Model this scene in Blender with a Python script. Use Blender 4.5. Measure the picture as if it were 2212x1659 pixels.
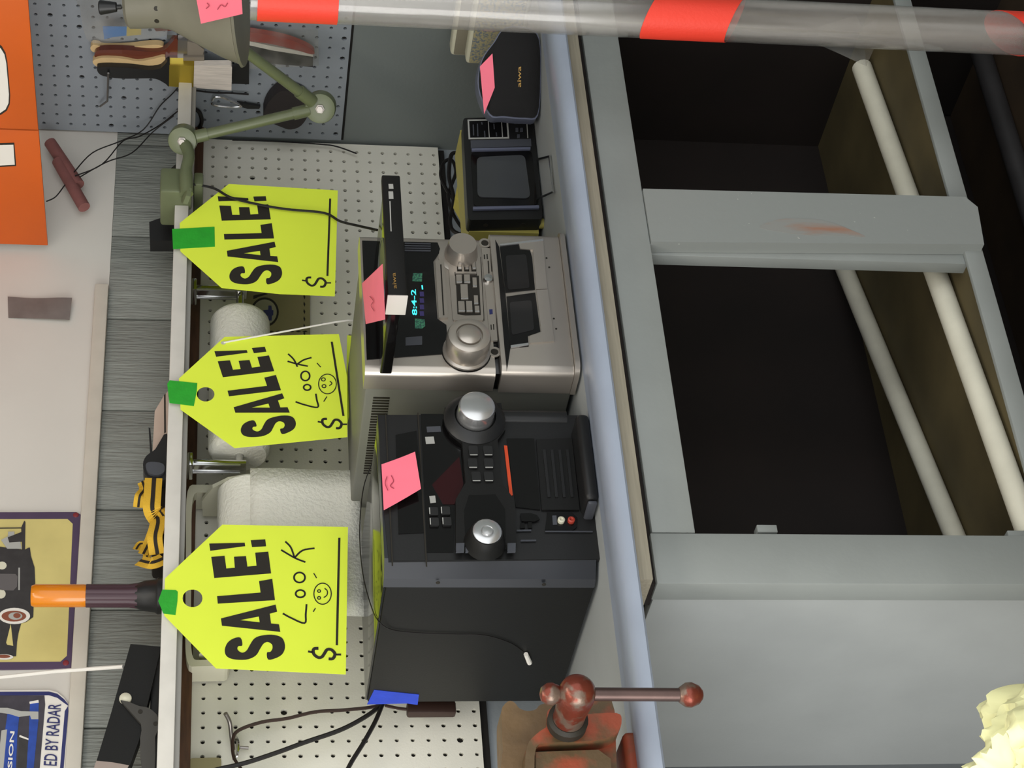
import bpy, bmesh, math, random
import numpy as np
from mathutils import Vector, noise
from mathutils.geometry import tessellate_polygon
random.seed(7)
for o in list(bpy.data.objects): bpy.data.objects.remove(o)
scn = bpy.context.scene
COL = scn.collection

# ------------------------------------------------------------------ camera (phone held sideways: the frame is turned 90 degrees)
F = 4290.0; YAW = .6447; PIT = .1529; ROL = .0186
CAM = Vector((-1.409, -2.855, 1.459))
DIR = Vector((math.sin(YAW)*math.cos(PIT), math.cos(YAW)*math.cos(PIT), -math.sin(PIT)))
_r = Vector((math.cos(YAW), -math.sin(YAW), 0)); _u = _r.cross(DIR)
RT = _r*math.cos(ROL) + _u*math.sin(ROL); UP = _u*math.cos(ROL) - _r*math.sin(ROL)
cd = bpy.data.cameras.new('camera'); cam = bpy.data.objects.new('camera', cd); COL.objects.link(cam)
cd.sensor_fit = 'HORIZONTAL'; cd.sensor_width = 36; cd.lens = F/2212*36; cd.clip_start = .05; cd.clip_end = 60
from mathutils import Matrix
X_, Y_, Z_ = -UP, RT, -DIR
cam.matrix_world = Matrix(((X_.x, Y_.x, Z_.x, CAM.x), (X_.y, Y_.y, Z_.y, CAM.y), (X_.z, Y_.z, Z_.z, CAM.z), (0, 0, 0, 1)))
scn.camera = cam

# ------------------------------------------------------------------ light: overcast daylight through the open front, ceiling tubes
w = bpy.data.worlds.new('daylight'); scn.world = w; w.use_nodes = True
bg = w.node_tree.nodes['Background']; bg.inputs[0].default_value = (.95, .98, 1.0, 1); bg.inputs[1].default_value = 1.35
def area(name, loc, rot, sx, sy, power, col):
    l = bpy.data.lights.new(name, 'AREA'); l.shape = 'RECTANGLE'; l.size = sx; l.size_y = sy; l.energy = power; l.color = col
    o = bpy.data.objects.new(name, l); COL.objects.link(o); o.location = loc; o.rotation_euler = rot; return o
area('ceiling_tubes', (-.75, -1.45, 2.5), (math.radians(12), 0, 0), 1.8, .3, 9, (1, .93, .82))
area('open_door_daylight', (-3.1, -1.4, 1.25), (0, -math.pi/2, 0), 2.1, 2.2, 48, (1, .975, .93))
scn.view_settings.view_transform = 'Standard'; scn.view_settings.look = 'None'; scn.view_settings.gamma = 1
scn.view_settings.exposure = .45; scn.view_settings.use_curve_mapping = False

# ------------------------------------------------------------------ helpers
def at(x, y, X=None, Y=None, Z=None):
    """photo pixel -> point on a real plane of the room"""
    d = DIR + RT*((1659-y-829.5)/F) - UP*((x-1106)/F)
    if X is not None: t = (X-CAM.x)/d.x
    elif Y is not None: t = (Y-CAM.y)/d.y
    else: t = (Z-CAM.z)/d.z
    return CAM + d*t
def lin(c):
    c = c/255; return c/12.92 if c <= .04045 else ((c+.055)/1.055)**2.4
MATS = {}
def M(name, rgb, rough=.5, metal=0., var=0., scale=14., bump=0., bscale=60., spec=.5, coat=0., trans=0., ior=1.45, emit=0., stretch=None, alpha=1., rgb2=None, thr=None):
    if name in MATS: return MATS[name]
    m = bpy.data.materials.new(name); m.use_nodes = True; nt = m.node_tree; b = nt.nodes['Principled BSDF']
    c = [lin(v) for v in rgb]
    b.inputs['Base Color'].default_value = (*c, 1); b.inputs['Roughness'].default_value = rough; b.inputs['Metallic'].default_value = metal
    b.inputs['Specular IOR Level'].default_value = spec; b.inputs['Coat Weight'].default_value = coat; b.inputs['IOR'].default_value = ior
    b.inputs['Transmission Weight'].default_value = trans; b.inputs['Alpha'].default_value = alpha
    if emit: b.inputs['Emission Color'].default_value = (*c, 1); b.inputs['Emission Strength'].default_value = emit
    tc = None
    def coords():
        tc = nt.nodes.new('ShaderNodeTexCoord'); mp = nt.nodes.new('ShaderNodeMapping')
        nt.links.new(tc.outputs['Object'], mp.inputs[0])
        if stretch: mp.inputs['Scale'].default_value = stretch
        return mp
    if var or rgb2:
        mp = coords(); n = nt.nodes.new('ShaderNodeTexNoise'); n.inputs['Scale'].default_value = scale; n.inputs['Detail'].default_value = 6
        nt.links.new(mp.outputs[0], n.inputs[0]); cr = nt.nodes.new('ShaderNodeValToRGB'); nt.links.new(n.outputs[0], cr.inputs[0])
        e = cr.color_ramp.elements
        if rgb2:
            lo, hi = thr or (.5, .58)
            e[0].position = lo; e[1].position = hi; e[0].color = (*c, 1); e[1].color = (*[lin(v) for v in rgb2], 1)
        else:
            e[0].position = .3; e[1].position = .7
            e[0].color = (*[max(0, v*(1-var)) for v in c], 1); e[1].color = (*[min(1, v*(1+var)) for v in c], 1)
        nt.links.new(cr.outputs[0], b.inputs['Base Color'])
    if bump:
        mp = coords(); n = nt.nodes.new('ShaderNodeTexNoise'); n.inputs['Scale'].default_value = bscale; n.inputs['Detail'].default_value = 4
        nt.links.new(mp.outputs[0], n.inputs[0]); bp = nt.nodes.new('ShaderNodeBump'); bp.inputs['Strength'].default_value = bump; bp.inputs['Distance'].default_value = .004
        nt.links.new(n.outputs[0], bp.inputs['Height']); nt.links.new(bp.outputs[0], b.inputs['Normal'])
    MATS[name] = m; return m
ORG = {}
def tag(o, label=None, cat=None, group=None, kind=None):
    if label: o['label'] = label
    if cat: o['category'] = cat
    if group: o['group'] = group
    if kind: o['kind'] = kind
    return o
def thing(name, loc, label, cat, group=None):
    o = bpy.data.objects.new(name, None); COL.objects.link(o); o.location = loc; o.empty_display_size = .02
    ORG[o.name] = Vector(loc); return tag(o, label, cat, group)
def obj(name, V, Fc, mat, parent=None, smooth=False):
    V = [Vector(v) for v in V]
    if parent is not None: L = ORG[parent.name]
    else:
        xs = [v.x for v in V]; ys = [v.y for v in V]; zs = [v.z for v in V]
        L = Vector(((min(xs)+max(xs))/2, (min(ys)+max(ys))/2, min(zs)))
    me = bpy.data.meshes.new(name); me.from_pydata([v-L for v in V], [], Fc); me.update()
    bm = bmesh.new(); bm.from_mesh(me); bmesh.ops.recalc_face_normals(bm, faces=bm.faces); bm.to_mesh(me); bm.free()
    if smooth:
        for p in me.polygons: p.use_smooth = True
        try: me.set_sharp_from_angle(angle=math.radians(38))
        except Exception: pass
    me.materials.append(mat)
    o = bpy.data.objects.new(name, me); COL.objects.link(o)
    if parent is not None: o.parent = parent
    else: o.location = L
    ORG[o.name] = L
    return o
def boxvf(lo, hi):
    (a, b, c), (d, e, f) = lo, hi
    return [(a,b,c),(d,b,c),(d,e,c),(a,e,c),(a,b,f),(d,b,f),(d,e,f),(a,e,f)], [(0,3,2,1),(4,5,6,7),(0,1,5,4),(1,2,6,5),(2,3,7,6),(3,0,4,7)]
def box(name, lo, hi, mat, parent=None, bev=.0015, seg=2, rotz=0, piv=None):
    V, Fc = boxvf(lo, hi)
    bm = bmesh.new(); vs = [bm.verts.new(v) for v in V]
    for f in Fc: bm.faces.new([vs[i] for i in f])
    if bev:
        mn = min(abs(hi[i]-lo[i]) for i in range(3)); b = min(bev, mn*.45)
        bmesh.ops.bevel(bm, geom=list(bm.edges), offset=b, segments=seg, affect='EDGES', profile=.5)
    bm.verts.index_update()
    V = [v.co.copy() for v in bm.verts]; Fc = [[v.index for v in f.verts] for f in bm.faces]; bm.free()
    if rotz:
        p = Vector(piv) if piv else Vector(((lo[0]+hi[0])/2, (lo[1]+hi[1])/2, 0)); R = Matrix.Rotation(rotz, 3, 'Z')
        V = [R @ (v-p) + p for v in V]
    return obj(name, V, Fc, mat, parent, smooth=bev > 0)
def spline(pts, n=6, closed=False):
    P = [Vector(p) for p in pts]; out = []; N = len(P)
    for i in range(N if closed else N-1):
        if closed: a, b, c, d = P[i-1], P[i], P[(i+1) % N], P[(i+2) % N]
        else: a, b, c, d = P[max(i-1, 0)], P[i], P[i+1], P[min(i+2, N-1)]
        for k in range(n):
            t = k/n; out.append(.5*((2*b)+(c-a)*t+(2*a-5*b+4*c-d)*t*t+(3*b-a-3*c+d)*t**3))
    if not closed: out.append(P[-1])
    return out
def tube(name, pts, r, mat, parent=None, n=8, sm=6, cap=True):
    P = spline(pts, sm) if sm and len(pts) > 2 else [Vector(p) for p in pts]
    R = r if isinstance(r, (list, tuple)) else [r]*len(P)
    if len(R) != len(P): R = [R[min(int(i/(len(P)-1)*(len(R)-1)), len(R)-1)] for i in range(len(P))]
    V = []; Fc = []; nrm = None
    for i, p in enumerate(P):
        t = (P[min(i+1, len(P)-1)]-P[max(i-1, 0)]); t = t.normalized() if t.length > 1e-9 else Vector((0,0,1))
        if nrm is None: nrm = t.orthogonal().normalized()
        nrm = (nrm - t*nrm.dot(t)); nrm = nrm.normalized() if nrm.length > 1e-6 else t.orthogonal().normalized()
        bn = t.cross(nrm)
        for k in range(n): a = 2*math.pi*k/n; V.append(p + (nrm*math.cos(a)+bn*math.sin(a))*R[i])
    for i in range(len(P)-1):
        for k in range(n): Fc.append((i*n+k, i*n+(k+1) % n, (i+1)*n+(k+1) % n, (i+1)*n+k))
    if cap: Fc.append(list(range(n))); Fc.append([(len(P)-1)*n+k for k in range(n)])
    return obj(name, V, Fc, mat, parent, smooth=True)
def lathe(name, prof, base, axis, mat, parent=None, n=24, sx=1.):
    ax = Vector(axis).normalized(); e1 = ax.orthogonal().normalized()
    if abs(ax.z) < .9: e1 = Vector((0,0,1)); e1 = (e1-ax*e1.dot(ax)).normalized()
    e2 = ax.cross(e1); V = []; Fc = []; b = Vector(base)
    for r, h in prof:
        for k in range(n): a = 2*math.pi*k/n; V.append(b+ax*h+(e1*math.cos(a)+e2*math.sin(a)*sx)*max(r, 1e-5))
    for i in range(len(prof)-1):
        for k in range(n): Fc.append((i*n+k, i*n+(k+1) % n, (i+1)*n+(k+1) % n, (i+1)*n+k))
    Fc.append(list(range(n))); Fc.append([(len(prof)-1)*n+k for k in range(n)])
    return obj(name, V, Fc, mat, parent, smooth=True)
def slab(name, loops, vec, mat, parent=None):
    """closed coplanar loops (first outer, then holes) given real thickness vec"""
    vec = Vector(vec); loops = [[Vector(p) for p in l] for l in loops]
    flat = [p for l in loops for p in l]; n = len(flat)
    tri = tessellate_polygon(loops)
    V = flat+[p+vec for p in flat]; Fc = [tuple(t) for t in tri]+[(c+n, b+n, a+n) for a, b, c in tri]
    s = 0
    for l in loops:
        m = len(l)
        for k in range(m): Fc.append((s+k, s+(k+1) % m, s+(k+1) % m+n, s+k+n))
        s += m
    return obj(name, V, Fc, mat, parent)
def cr(ox, oy, s): return lambda pts: [(ox+x/s, oy+y/s) for x, y in pts]
def ell(cx, cy, rx, ry, n=20): return [(cx+rx*math.cos(2*math.pi*k/n), cy+ry*math.sin(2*math.pi*k/n)) for k in range(n)]
def rrect(pts, k=.15):
    """round the corners of a px quad"""
    out = []; N = len(pts)
    for i in range(N):
        p0, p, p1 = (Vector(q) for q in (pts[i-1], pts[i], pts[(i+1) % N]))
        a = p+(p0-p)*k; b = p+(p1-p)*k
        for t in (0, .25, .5, .75, 1): out.append(tuple(a*(1-t)**2+p*2*t*(1-t)+b*t*t))
    return out
def sm2(pts, n=4): return [(p.x, p.y) for p in spline([Vector((x, y, 0)) for x, y in pts], n, closed=True)]
def trace(name, loops, mat, parent=None, thick=.001, lift=0., **pl):
    """outline drawn on a real plane (X=, Y= or Z= const) and given thickness; front face at plane - lift"""
    k = list(pl)[0]; ax = {'X': Vector((1,0,0)), 'Y': Vector((0,1,0)), 'Z': Vector((0,0,-1))}[k]
    if not isinstance(loops[0][0], (tuple, list)): loops = [loops]
    L = [[at(x, y, **pl) - ax*lift for x, y in l] for l in loops]
    return slab(name, L, ax*thick, mat, parent)
def stroke(name, px, wid, mat, parent=None, lift=.0006, sm=4, thick=.0004, **pl):
    k = list(pl)[0]; nrm = {'X': Vector((1,0,0)), 'Y': Vector((0,1,0)), 'Z': Vector((0,0,-1))}[k]
    P = [at(x, y, **pl)-nrm*lift for x, y in px]
    if sm and len(P) > 2: P = spline(P, sm)
    V = []; Fc = []
    for i, p in enumerate(P):
        t = (P[min(i+1, len(P)-1)]-P[max(i-1, 0)]).normalized(); s = nrm.cross(t).normalized()*wid/2
        V += [p+s, p-s, p-s+nrm*thick, p+s+nrm*thick]
    for i in range(len(P)-1):
        a, b = 4*i, 4*i+4
        for q in range(4): Fc.append((a+q, a+(q+1) % 4, b+(q+1) % 4, b+q))
    Fc += [(0,1,2,3), tuple(len(V)-4+q for q in range(4))]
    return obj(name, V, Fc, mat, parent)
def sheet(name, c00, c10, c11, c01, mat, parent=None, curl=0., cdir=(0,0,1), nu=8, nv=8, thick=.0003, wav=0.):
    c00, c10, c11, c01 = (Vector(c) for c in (c00, c10, c11, c01)); cdir = Vector(cdir)
    nrm = (c10-c00).cross(c01-c00).normalized(); V = []; Fc = []
    for s in (0, 1):
        for j in range(nv+1):
            for i in range(nu+1):
                u, v = i/nu, j/nv
                p = c00*(1-u)*(1-v)+c10*u*(1-v)+c11*u*v+c01*(1-u)*v + cdir*curl*(u*u)
                if wav: p = p+nrm*wav*noise.noise(p*14)
                V.append(p+nrm*thick*s)
    m = (nu+1)*(nv+1)
    for j in range(nv):
        for i in range(nu):
            a = j*(nu+1)+i; Fc.append((a, a+1, a+nu+2, a+nu+1)); Fc.append((a+m, a+nu+1+m, a+nu+2+m, a+1+m))
    rim = [i for i in range(nu+1)]+[j*(nu+1)+nu for j in range(1, nv+1)]+[nv*(nu+1)+i for i in range(nu-1, -1, -1)]+[j*(nu+1) for j in range(nv-1, 0, -1)]
    for k in range(len(rim)): a, b = rim[k], rim[(k+1) % len(rim)]; Fc.append((a, b, b+m, a+m))
    return obj(name, V, Fc, mat, parent, smooth=True)
def text(name, s, o, ex, ey, mat, parent=None, bold=0., lift=.0006):
    """lettering that fills the parallelogram o, ex (reading direction), ey (up)"""
    cu = bpy.data.curves.new(name, 'FONT'); cu.body = s; cu.size = 1; cu.offset = bold; cu.resolution_u = 3
    t = bpy.data.objects.new(name, cu); COL.objects.link(t)
    me = bpy.data.meshes.new_from_object(t); vs = [v.co.copy() for v in me.vertices]; Fc = [tuple(p.vertices) for p in me.polygons]
    bpy.data.objects.remove(t); bpy.data.curves.remove(cu); bpy.data.meshes.remove(me)
    x0 = min(v.x for v in vs); x1 = max(v.x for v in vs); y0 = min(v.y for v in vs); y1 = max(v.y for v in vs)
    o, ex, ey = Vector(o), Vector(ex), Vector(ey); nrm = ex.cross(ey).normalized()
    return obj(name, [o+ex*((v.x-x0)/(x1-x0))+ey*((v.y-y0)/(y1-y0))+nrm*lift for v in vs], Fc, mat, parent)
def textpx(name, s, bl, br, tl, mat, parent=None, bold=0., lift=.0006, **pl):
    o = at(*bl, **pl); return text(name, s, o, at(*br, **pl)-o, at(*tl, **pl)-o, mat, parent, bold, lift)
I = .0254

# ------------------------------------------------------------------ materials
m_peg = M('pegboard_paint', (222,219,206), .55, var=.07, scale=5, bump=.08, bscale=300)
m_peg2 = M('pegboard_grey_paint', (138,144,150), .6, var=.08, scale=5, bump=.08, bscale=300)
m_dark = M('cavity_shade', (22,19,16), .9)
m_wall = M('wall_grey_paint', (140,146,150), .7, var=.05, scale=3, bump=.1, bscale=120)
m_wallr = M('wall_side_paint', (112,118,116), .7, var=.06, scale=3, bump=.1, bscale=150)
m_white = M('white_wall_panel', (205,201,193), .6, var=.05, scale=3, bump=.06, bscale=40)
m_siding = M('grey_siding', (128,131,125), .6, var=.14, scale=7, bump=1., bscale=26, stretch=(9,1,.8))
m_trim = M('cream_trim', (203,197,184), .5, var=.05, scale=20)
m_shelf = M('shelf_white', (206,203,195), .5, var=.05, scale=25)
m_brown = M('brown_wood', (74,48,30), .6, var=.3, scale=20, stretch=(1,8,8))
m_bench = M('bench_grey_paint', (150,153,152), .42, var=.05, scale=8, bump=.05, bscale=90)
m_bench2 = M('bench_frame_paint', (137,141,138), .5, var=.05, scale=9, bump=.08, bscale=90)
m_lip = M('bench_lip_sky_tint', (148,157,172), .38, var=.06, scale=10, bump=.06, bscale=60)  # blue of the sky light put into the lip colour
m_ply = M('plywood_edge', (150,143,126), .6, var=.12, scale=12, stretch=(1,20,20))
m_legw = M('leg_worn_paint', (137,141,138), .5, rgb2=(188,188,182), scale=95, thr=(.7,.73), bump=.1, bscale=60)
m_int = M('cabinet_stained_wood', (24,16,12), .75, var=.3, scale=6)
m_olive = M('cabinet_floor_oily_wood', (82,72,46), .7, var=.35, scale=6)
m_conc = M('concrete_floor', (128,120,106), .85, var=.25, scale=5, bump=.2, bscale=30)
m_neon = M('neon_yellow_card', (222,240,66), .65, var=.03, scale=8)
m_ink = M('black_ink', (34,30,22), .6)
m_marker = M('black_marker', (22,20,18), .6)
m_green = M('green_masking_tape', (38,160,40), .55, var=.1, scale=40, bump=.15, bscale=120)
m_blue = M('blue_masking_tape', (34,66,190), .6, var=.1, scale=40, bump=.15, bscale=120)
m_pink = M('pink_note_paper', (248,120,140), .7, var=.03, scale=20)
m_pencil = M('note_pencil', (170,60,80), .7)
m_silver = M('silver_plastic', (182,174,164), .28, metal=.72, var=.03)
m_silver2 = M('bright_silver', (205,205,205), .22, metal=.85)
m_chrome = M('chrome', (205,205,205), .15, metal=1)
m_gloss = M('gloss_black', (14,13,13), .12, spec=.5)
m_blackp = M('black_plastic', (26,26,26), .4, bump=.03, bscale=400)
m_blackp2 = M('black_case_vinyl', (22,22,21), .5, spec=.3, bump=.05, bscale=400)
m_blacktop = M('black_glossy_lid', (20,20,19), .12)
m_charcoal = M('charcoal_plastic', (70,72,78), .35)
m_gcase = M('grey_stereo_case', (112,112,104), .55, var=.04)
m_lcd = M('display_cyan', (70,220,225), .5, emit=.7)
m_lcd2 = M('display_green', (60,120,90), .5, emit=.18, rgb2=(20,40,50), scale=300, thr=(.45,.55))
m_lcd3 = M('display_violet', (60,52,104), .5, emit=.1)
m_orange = M('orange_line', (215,75,35), .5)
m_gold = M('gold_lettering', (190,150,80), .4, metal=.3)
m_pale = M('pale_lettering', (165,165,160), .5)
m_tvy = M('yellowed_tv_plastic', (168,158,82), .5, var=.06, scale=15)
m_scr = M('tv_glass', (66,68,70), .12, var=.06, scale=6)
m_spk = M('speaker_cloth_black', (20,19,19), .9, bump=.2, bscale=900)
m_spkb = M('speaker_blue_grey', (96,100,118), .4)
m_lampg = M('lamp_green_enamel', (98,105,76), .35, var=.1, scale=20, bump=.05, bscale=80)
m_shade = M('lamp_shade_enamel', (116,113,98), .45, var=.1, scale=12)
m_red = M('red_tape', (226,62,44), .5, bump=.1, bscale=200)
m_vise = M('vise_worn_orange', (152,72,48), .5, rgb2=(94,76,52), scale=22, thr=(.44,.6), bump=.3, bscale=50)
m_vised = M('vise_bare_iron', (104,82,54), .5, var=.3, scale=18, bump=.4, bscale=40)
m_copper = M('vise_screw_worn_red', (118,56,42), .28, metal=.5, rgb2=(120,102,90), scale=45, thr=(.48,.58), bump=.25, bscale=70)
m_steel = M('dull_steel', (140,135,130), .35, metal=.9)
m_wire = M('black_cord', (18,14,13), .5)
m_brwire = M('brown_cord', (52,34,28), .5)
m_paper = M('paper_towel', (222,220,208), .9, bump=.5, bscale=160)
m_cream = M('cream_plastic', (206,203,182), .45, var=.03)
m_card = M('tan_cardboard', (142,134,98), .8, var=.08, scale=10)
m_orangeb = M('orange_sign_paint', (196,86,14), .5, var=.05, scale=6)
m_signw = M('sign_white', (222,218,210), .5)
m_purple = M('sign_purple_border', (74,58,84), .45, var=.08, scale=20)
m_tan = M('sign_yellow_field', (204,190,120), .5, var=.08, scale=14)
m_carb = M('sign_car_black', (48,46,46), .5, var=.2, scale=60)
m_navy = M('sign_navy', (40,44,96), .4)
m_truck = M('sign_truck_blue', (34,66,150), .4, var=.25, scale=60)
m_rust = M('sign_rust', (130,72,52), .6)
m_amber = M('amber_handle', (232,138,10), .2, trans=.25, coat=.3)
m_plum = M('plum_plastic', (66,44,52), .4)
m_gtape = M('grey_duct_tape', (112,104,100), .5, var=.15, scale=30)
m_strapy = M('strap_yellow', (216,172,50), .8, bump=.2, bscale=400)
m_strapk = M('strap_black', (36,30,24), .8)
m_dyn = M('red_brown_paper', (130,82,78), .7, var=.15, scale=30)
def clear(name, tint, haze, streak):
    m = bpy.data.materials.new(name); m.use_nodes = True; nt = m.node_tree; N = nt.nodes.new; out = nt.nodes['Material Output']; nt.nodes.remove(nt.nodes['Principled BSDF'])
    tr = N('ShaderNodeBsdfTransparent'); tr.inputs[0].default_value = (*tint, 1); gl = N('ShaderNodeBsdfGlossy'); gl.inputs['Roughness'].default_value = .12
    df = N('ShaderNodeBsdfDiffuse'); df.inputs[0].default_value = (.55,.53,.5,1); lw = N('ShaderNodeLayerWeight'); lw.inputs[0].default_value = .5; pw = N('ShaderNodeMath'); pw.operation = 'POWER'; pw.inputs[1].default_value = 3; nt.links.new(lw.outputs['Facing'], pw.inputs[0]); fr = N('ShaderNodeMapRange'); fr.inputs[3].default_value = .05; fr.inputs[4].default_value = .6; nt.links.new(pw.outputs[0], fr.inputs[0])
    tc = N('ShaderNodeTexCoord'); mp = N('ShaderNodeMapping'); mp.inputs['Scale'].default_value = streak; nz = N('ShaderNodeTexNoise'); nz.inputs['Scale'].default_value = 30; nz.inputs['Detail'].default_value = 5
    mr = N('ShaderNodeMapRange'); mr.inputs[1].default_value = .42; mr.inputs[2].default_value = .75; mr.inputs[3].default_value = haze*.4; mr.inputs[4].default_value = haze*2
    m1 = N('ShaderNodeMixShader'); m2 = N('ShaderNodeMixShader'); L = nt.links.new
    L(tc.outputs['Object'], mp.inputs[0]); L(mp.outputs[0], nz.inputs[0]); L(nz.outputs[0], mr.inputs[0]); L(mr.outputs[0], m1.inputs[0]); L(tr.outputs[0], m1.inputs[1]); L(df.outputs[0], m1.inputs[2])
    L(fr.outputs[0], m2.inputs[0]); L(m1.outputs[0], m2.inputs[1]); L(gl.outputs[0], m2.inputs[2]); L(m2.outputs[0], out.inputs[0]); return m
m_plastic = clear('clear_plastic', (.96,.95,.94), .2, (1,1,.05))
m_film = clear('clear_film', (.96,.96,.95), .08, (1,1,1))
m_wood = M('pale_wood', (205,176,128), .5, var=.1, scale=20)
m_brownh = M('brown_handle', (96,44,28), .3, coat=.4)
m_brass = M('brass_ferrule', (196,172,70), .3, metal=.85)
m_bris = M('white_bristles', (205,196,186), .8, var=.15, scale=60, stretch=(8,8,.5))
m_bag = M('yellow_white_bag', (236,234,178), .45, bump=.2, bscale=25)
m_grille = M('tweed_grille', (168,158,122), .9, rgb2=(110,120,130), scale=220, thr=(.45,.6))
m_pvc = M('white_pipe', (214,210,192), .4, var=.07, scale=18)
m_pipe2 = M('dark_pipe', (52,50,50), .5, var=.2)
m_redj = M('jack_red', (170,60,45), .4)
m_dred = M('dark_red_reflection', (44,10,14), .12)  # colour of a painted reflection
m_blabel = M('label_blue', (66,124,188), .5)
m_ylabel = M('label_yellow', (190,172,96), .5)

# ------------------------------------------------------------------ the setting
def struct(o): o['kind'] = 'structure'; return o
struct(box('floor', (-4,-5,-.1), (3,.12,0), m_conc, bev=0))
wb = struct(box('wall_back', (-4,.014,0), (1.45,.12,2.62), m_wall, bev=0))
wr = struct(box('wall_right', (1.33,-3.2,0), (1.45,.014,2.62), m_wallr, bev=0))
struct(box('ceiling', (-4,-2.5,2.62), (1.45,.12,2.72), m_white, bev=0))
box('upper_panel', (-2.5,-.004,1.637), (1.33,.014,2.6), m_white, wb, bev=0)
gx = [1.33,1.296,1.061,.865,.661,.455,.261,.049,-.16,-.37]
for a, b in zip(gx[1:], gx[:-1]): box('siding_plank', (a+.0015,-.004-.0015*random.random(),1.5), (b-.0015,.014,1.637), m_siding, wb, bev=.002)
struct(box('trim_1', (-2.5,-.018,1.637), (.935,-.004,1.661), m_trim, bev=.002))

# ------------------------------------------------------------------ pegboards with real holes
def pegboard(name, o, ex, ey, nrm, us, vs, u0, u1, v0, v1, r, mat, label, th=.006):
    o, ex, ey, nrm = Vector(o), Vector(ex), Vector(ey), Vector(nrm); V = []; Fc = []
    ub = [u0]+[(a+b)/2 for a, b in zip(us[:-1], us[1:])]+[u1]; vb = [v0]+[(a+b)/2 for a, b in zip(vs[:-1], vs[1:])]+[v1]
    P = lambda u, v, d=0: o+ex*u+ey*v-nrm*d
    for i, u in enumerate(us):
        for j, v in enumerate(vs):
            a, b, c, d = ub[i], ub[i+1], vb[j], vb[j+1]; rr = r*(1.5 if random.random() < .03 else random.uniform(.92, 1.06))
            sq = [(b,v),(b,d),(u,d),(a,d),(a,v),(a,c),(u,c),(b,c)]
            oc = [(u+rr*math.cos(k*math.pi/4), v+rr*math.sin(k*math.pi/4)) for k in range(8)]
            s = len(V); V += [P(*q) for q in sq]+[P(*q) for q in oc]+[P(*q, th) for q in oc]
            for k in range(8):
                n = (k+1) % 8; Fc.append((s+k, s+n, s+8+n, s+8+k)); Fc.append((s+8+k, s+8+n, s+16+n, s+16+k))
    s = len(V); V += [P(u0,v0),P(u1,v0),P(u1,v1),P(u0,v1),P(u0,v0,th),P(u1,v0,th),P(u1,v1,th),P(u0,v1,th)]
    for k in range(4): Fc.append((s+k, s+(k+1) % 4, s+4+(k+1) % 4, s+4+k))
    return tag(obj(name, V, Fc, mat), label, 'pegboard')
S_ = I*47.19/47
pegboard('pegboard', (0,0,1.022), (1,0,0), (0,0,1), (0,-1,0), [k*S_ for k in range(-10, 52)], [j*I for j in range(0, 19)], -.27, 1.322, -.0095, .483, .0037, m_peg, 'cream white perforated hardboard on the wall behind the stereos')
pegboard('pegboard', (1.324,0,1.022), (0,-1,0), (0,0,1), (-1,0,0), [(1+k)*I for k in range(0, 34)], [(7.66+j)*I for j in range(0, 33)], .008, .89, .183, 1.05, .0034, m_peg2, 'blue grey perforated hardboard on the side wall holding brushes')
tag(box('hole_shade_sheet', (-.27,.006,1.0), (1.32,.0135,1.5), m_dark, wb, bev=0))  # dark sheet added behind the board, paints the shade inside the holes
box('hole_shade_sheet', (1.3245+.004,-.89,1.2), (1.3298,-.005,2.08), m_dark, wr, bev=0)  # same added dark sheet, hole shade of the side board

# ------------------------------------------------------------------ wall shelf
sh = thing('wall_shelf', (.4,-.09,1.495), 'long white shelf board above the pegboard with brown batten', 'shelf')
box('shelf_board', (-.6,-.185,1.497), (1.32,-.006,1.517), m_shelf, sh)
box('front_edging', (-.6,-.196,1.495), (1.32,-.185,1.519), m_shelf, sh)
box('batten', (-.6,-.035,1.472), (1.32,-.007,1.497), m_brown, sh)
box('under_rail', (-.6,-.185,1.487), (1.32,-.17,1.497), M('shelf_underside', (150,148,142), .6), sh)

# ------------------------------------------------------------------ workbench
wbn = thing('workbench', (.5,-.35,0), 'grey painted workbench with open bays underneath', 'workbench')
box('worktop', (-.75,-.525,.868), (1.325,.012,.90), m_bench, wbn, bev=.001)
prof = [(-.52,.8997),(-.545,.9008),(-.575,.9055),(-.605,.9125),(-.635,.9185),(-.66,.9215),(-.68,.9208),(-.693,.916),(-.700,.9085),(-.7015,.9035),(-.699,.9003),(-.52,.8992)]
V = [(x, y, z) for x in (-.75, -.35, .1, .55, .95, 1.325) for y, z in prof]; n = len(prof); Fc = []
for i in range(5):
    for k in range(n): Fc.append((i*n+k, i*n+(k+1) % n, (i+1)*n+(k+1) % n, (i+1)*n+k))
Fc += [list(range(n)), list(range(5*n, 6*n))]
o = obj('rolled_front_lip', V, Fc, m_lip, wbn, smooth=True); tag(o, 'pale rounded lip along the bench front')
box('edge_board', (-.088,-.68,.8775), (1.325,-.53,.899), m_ply, wbn, bev=.001)
box('top_rail', (-.004,-.662,.806), (1.325,-.63,.8655), m_bench2, wbn, bev=.0015)
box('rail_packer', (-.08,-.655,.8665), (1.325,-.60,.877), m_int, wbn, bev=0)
box('corner_stile', (-.084,-.663,.02), (-.0055,-.62,.8685), m_bench2, wbn, bev=.0015)
box('side_panel', (-.083,-.62,.02), (-.064,-.116,.866), m_bench, wbn, bev=.0015)
YLEG = -.666
legp = [(1376,407),(2085,425),(2112,447),(2126,528),(1400,522)]
L = [at(x, y, Y=YLEG) for x, y in legp]; L[0].z = L[-1].z = .8055
o = slab('centre_leg', [L], (0,.024,0), m_legw, wbn); tag(o, 'wide leg with a worn brown patch')
wp_ = sm2([(1640,492),(1660,480),(1700,472),(1760,474),(1800,482),(1840,498),(1870,512),(1820,510),(1740,508),(1690,502)], 3)
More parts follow.
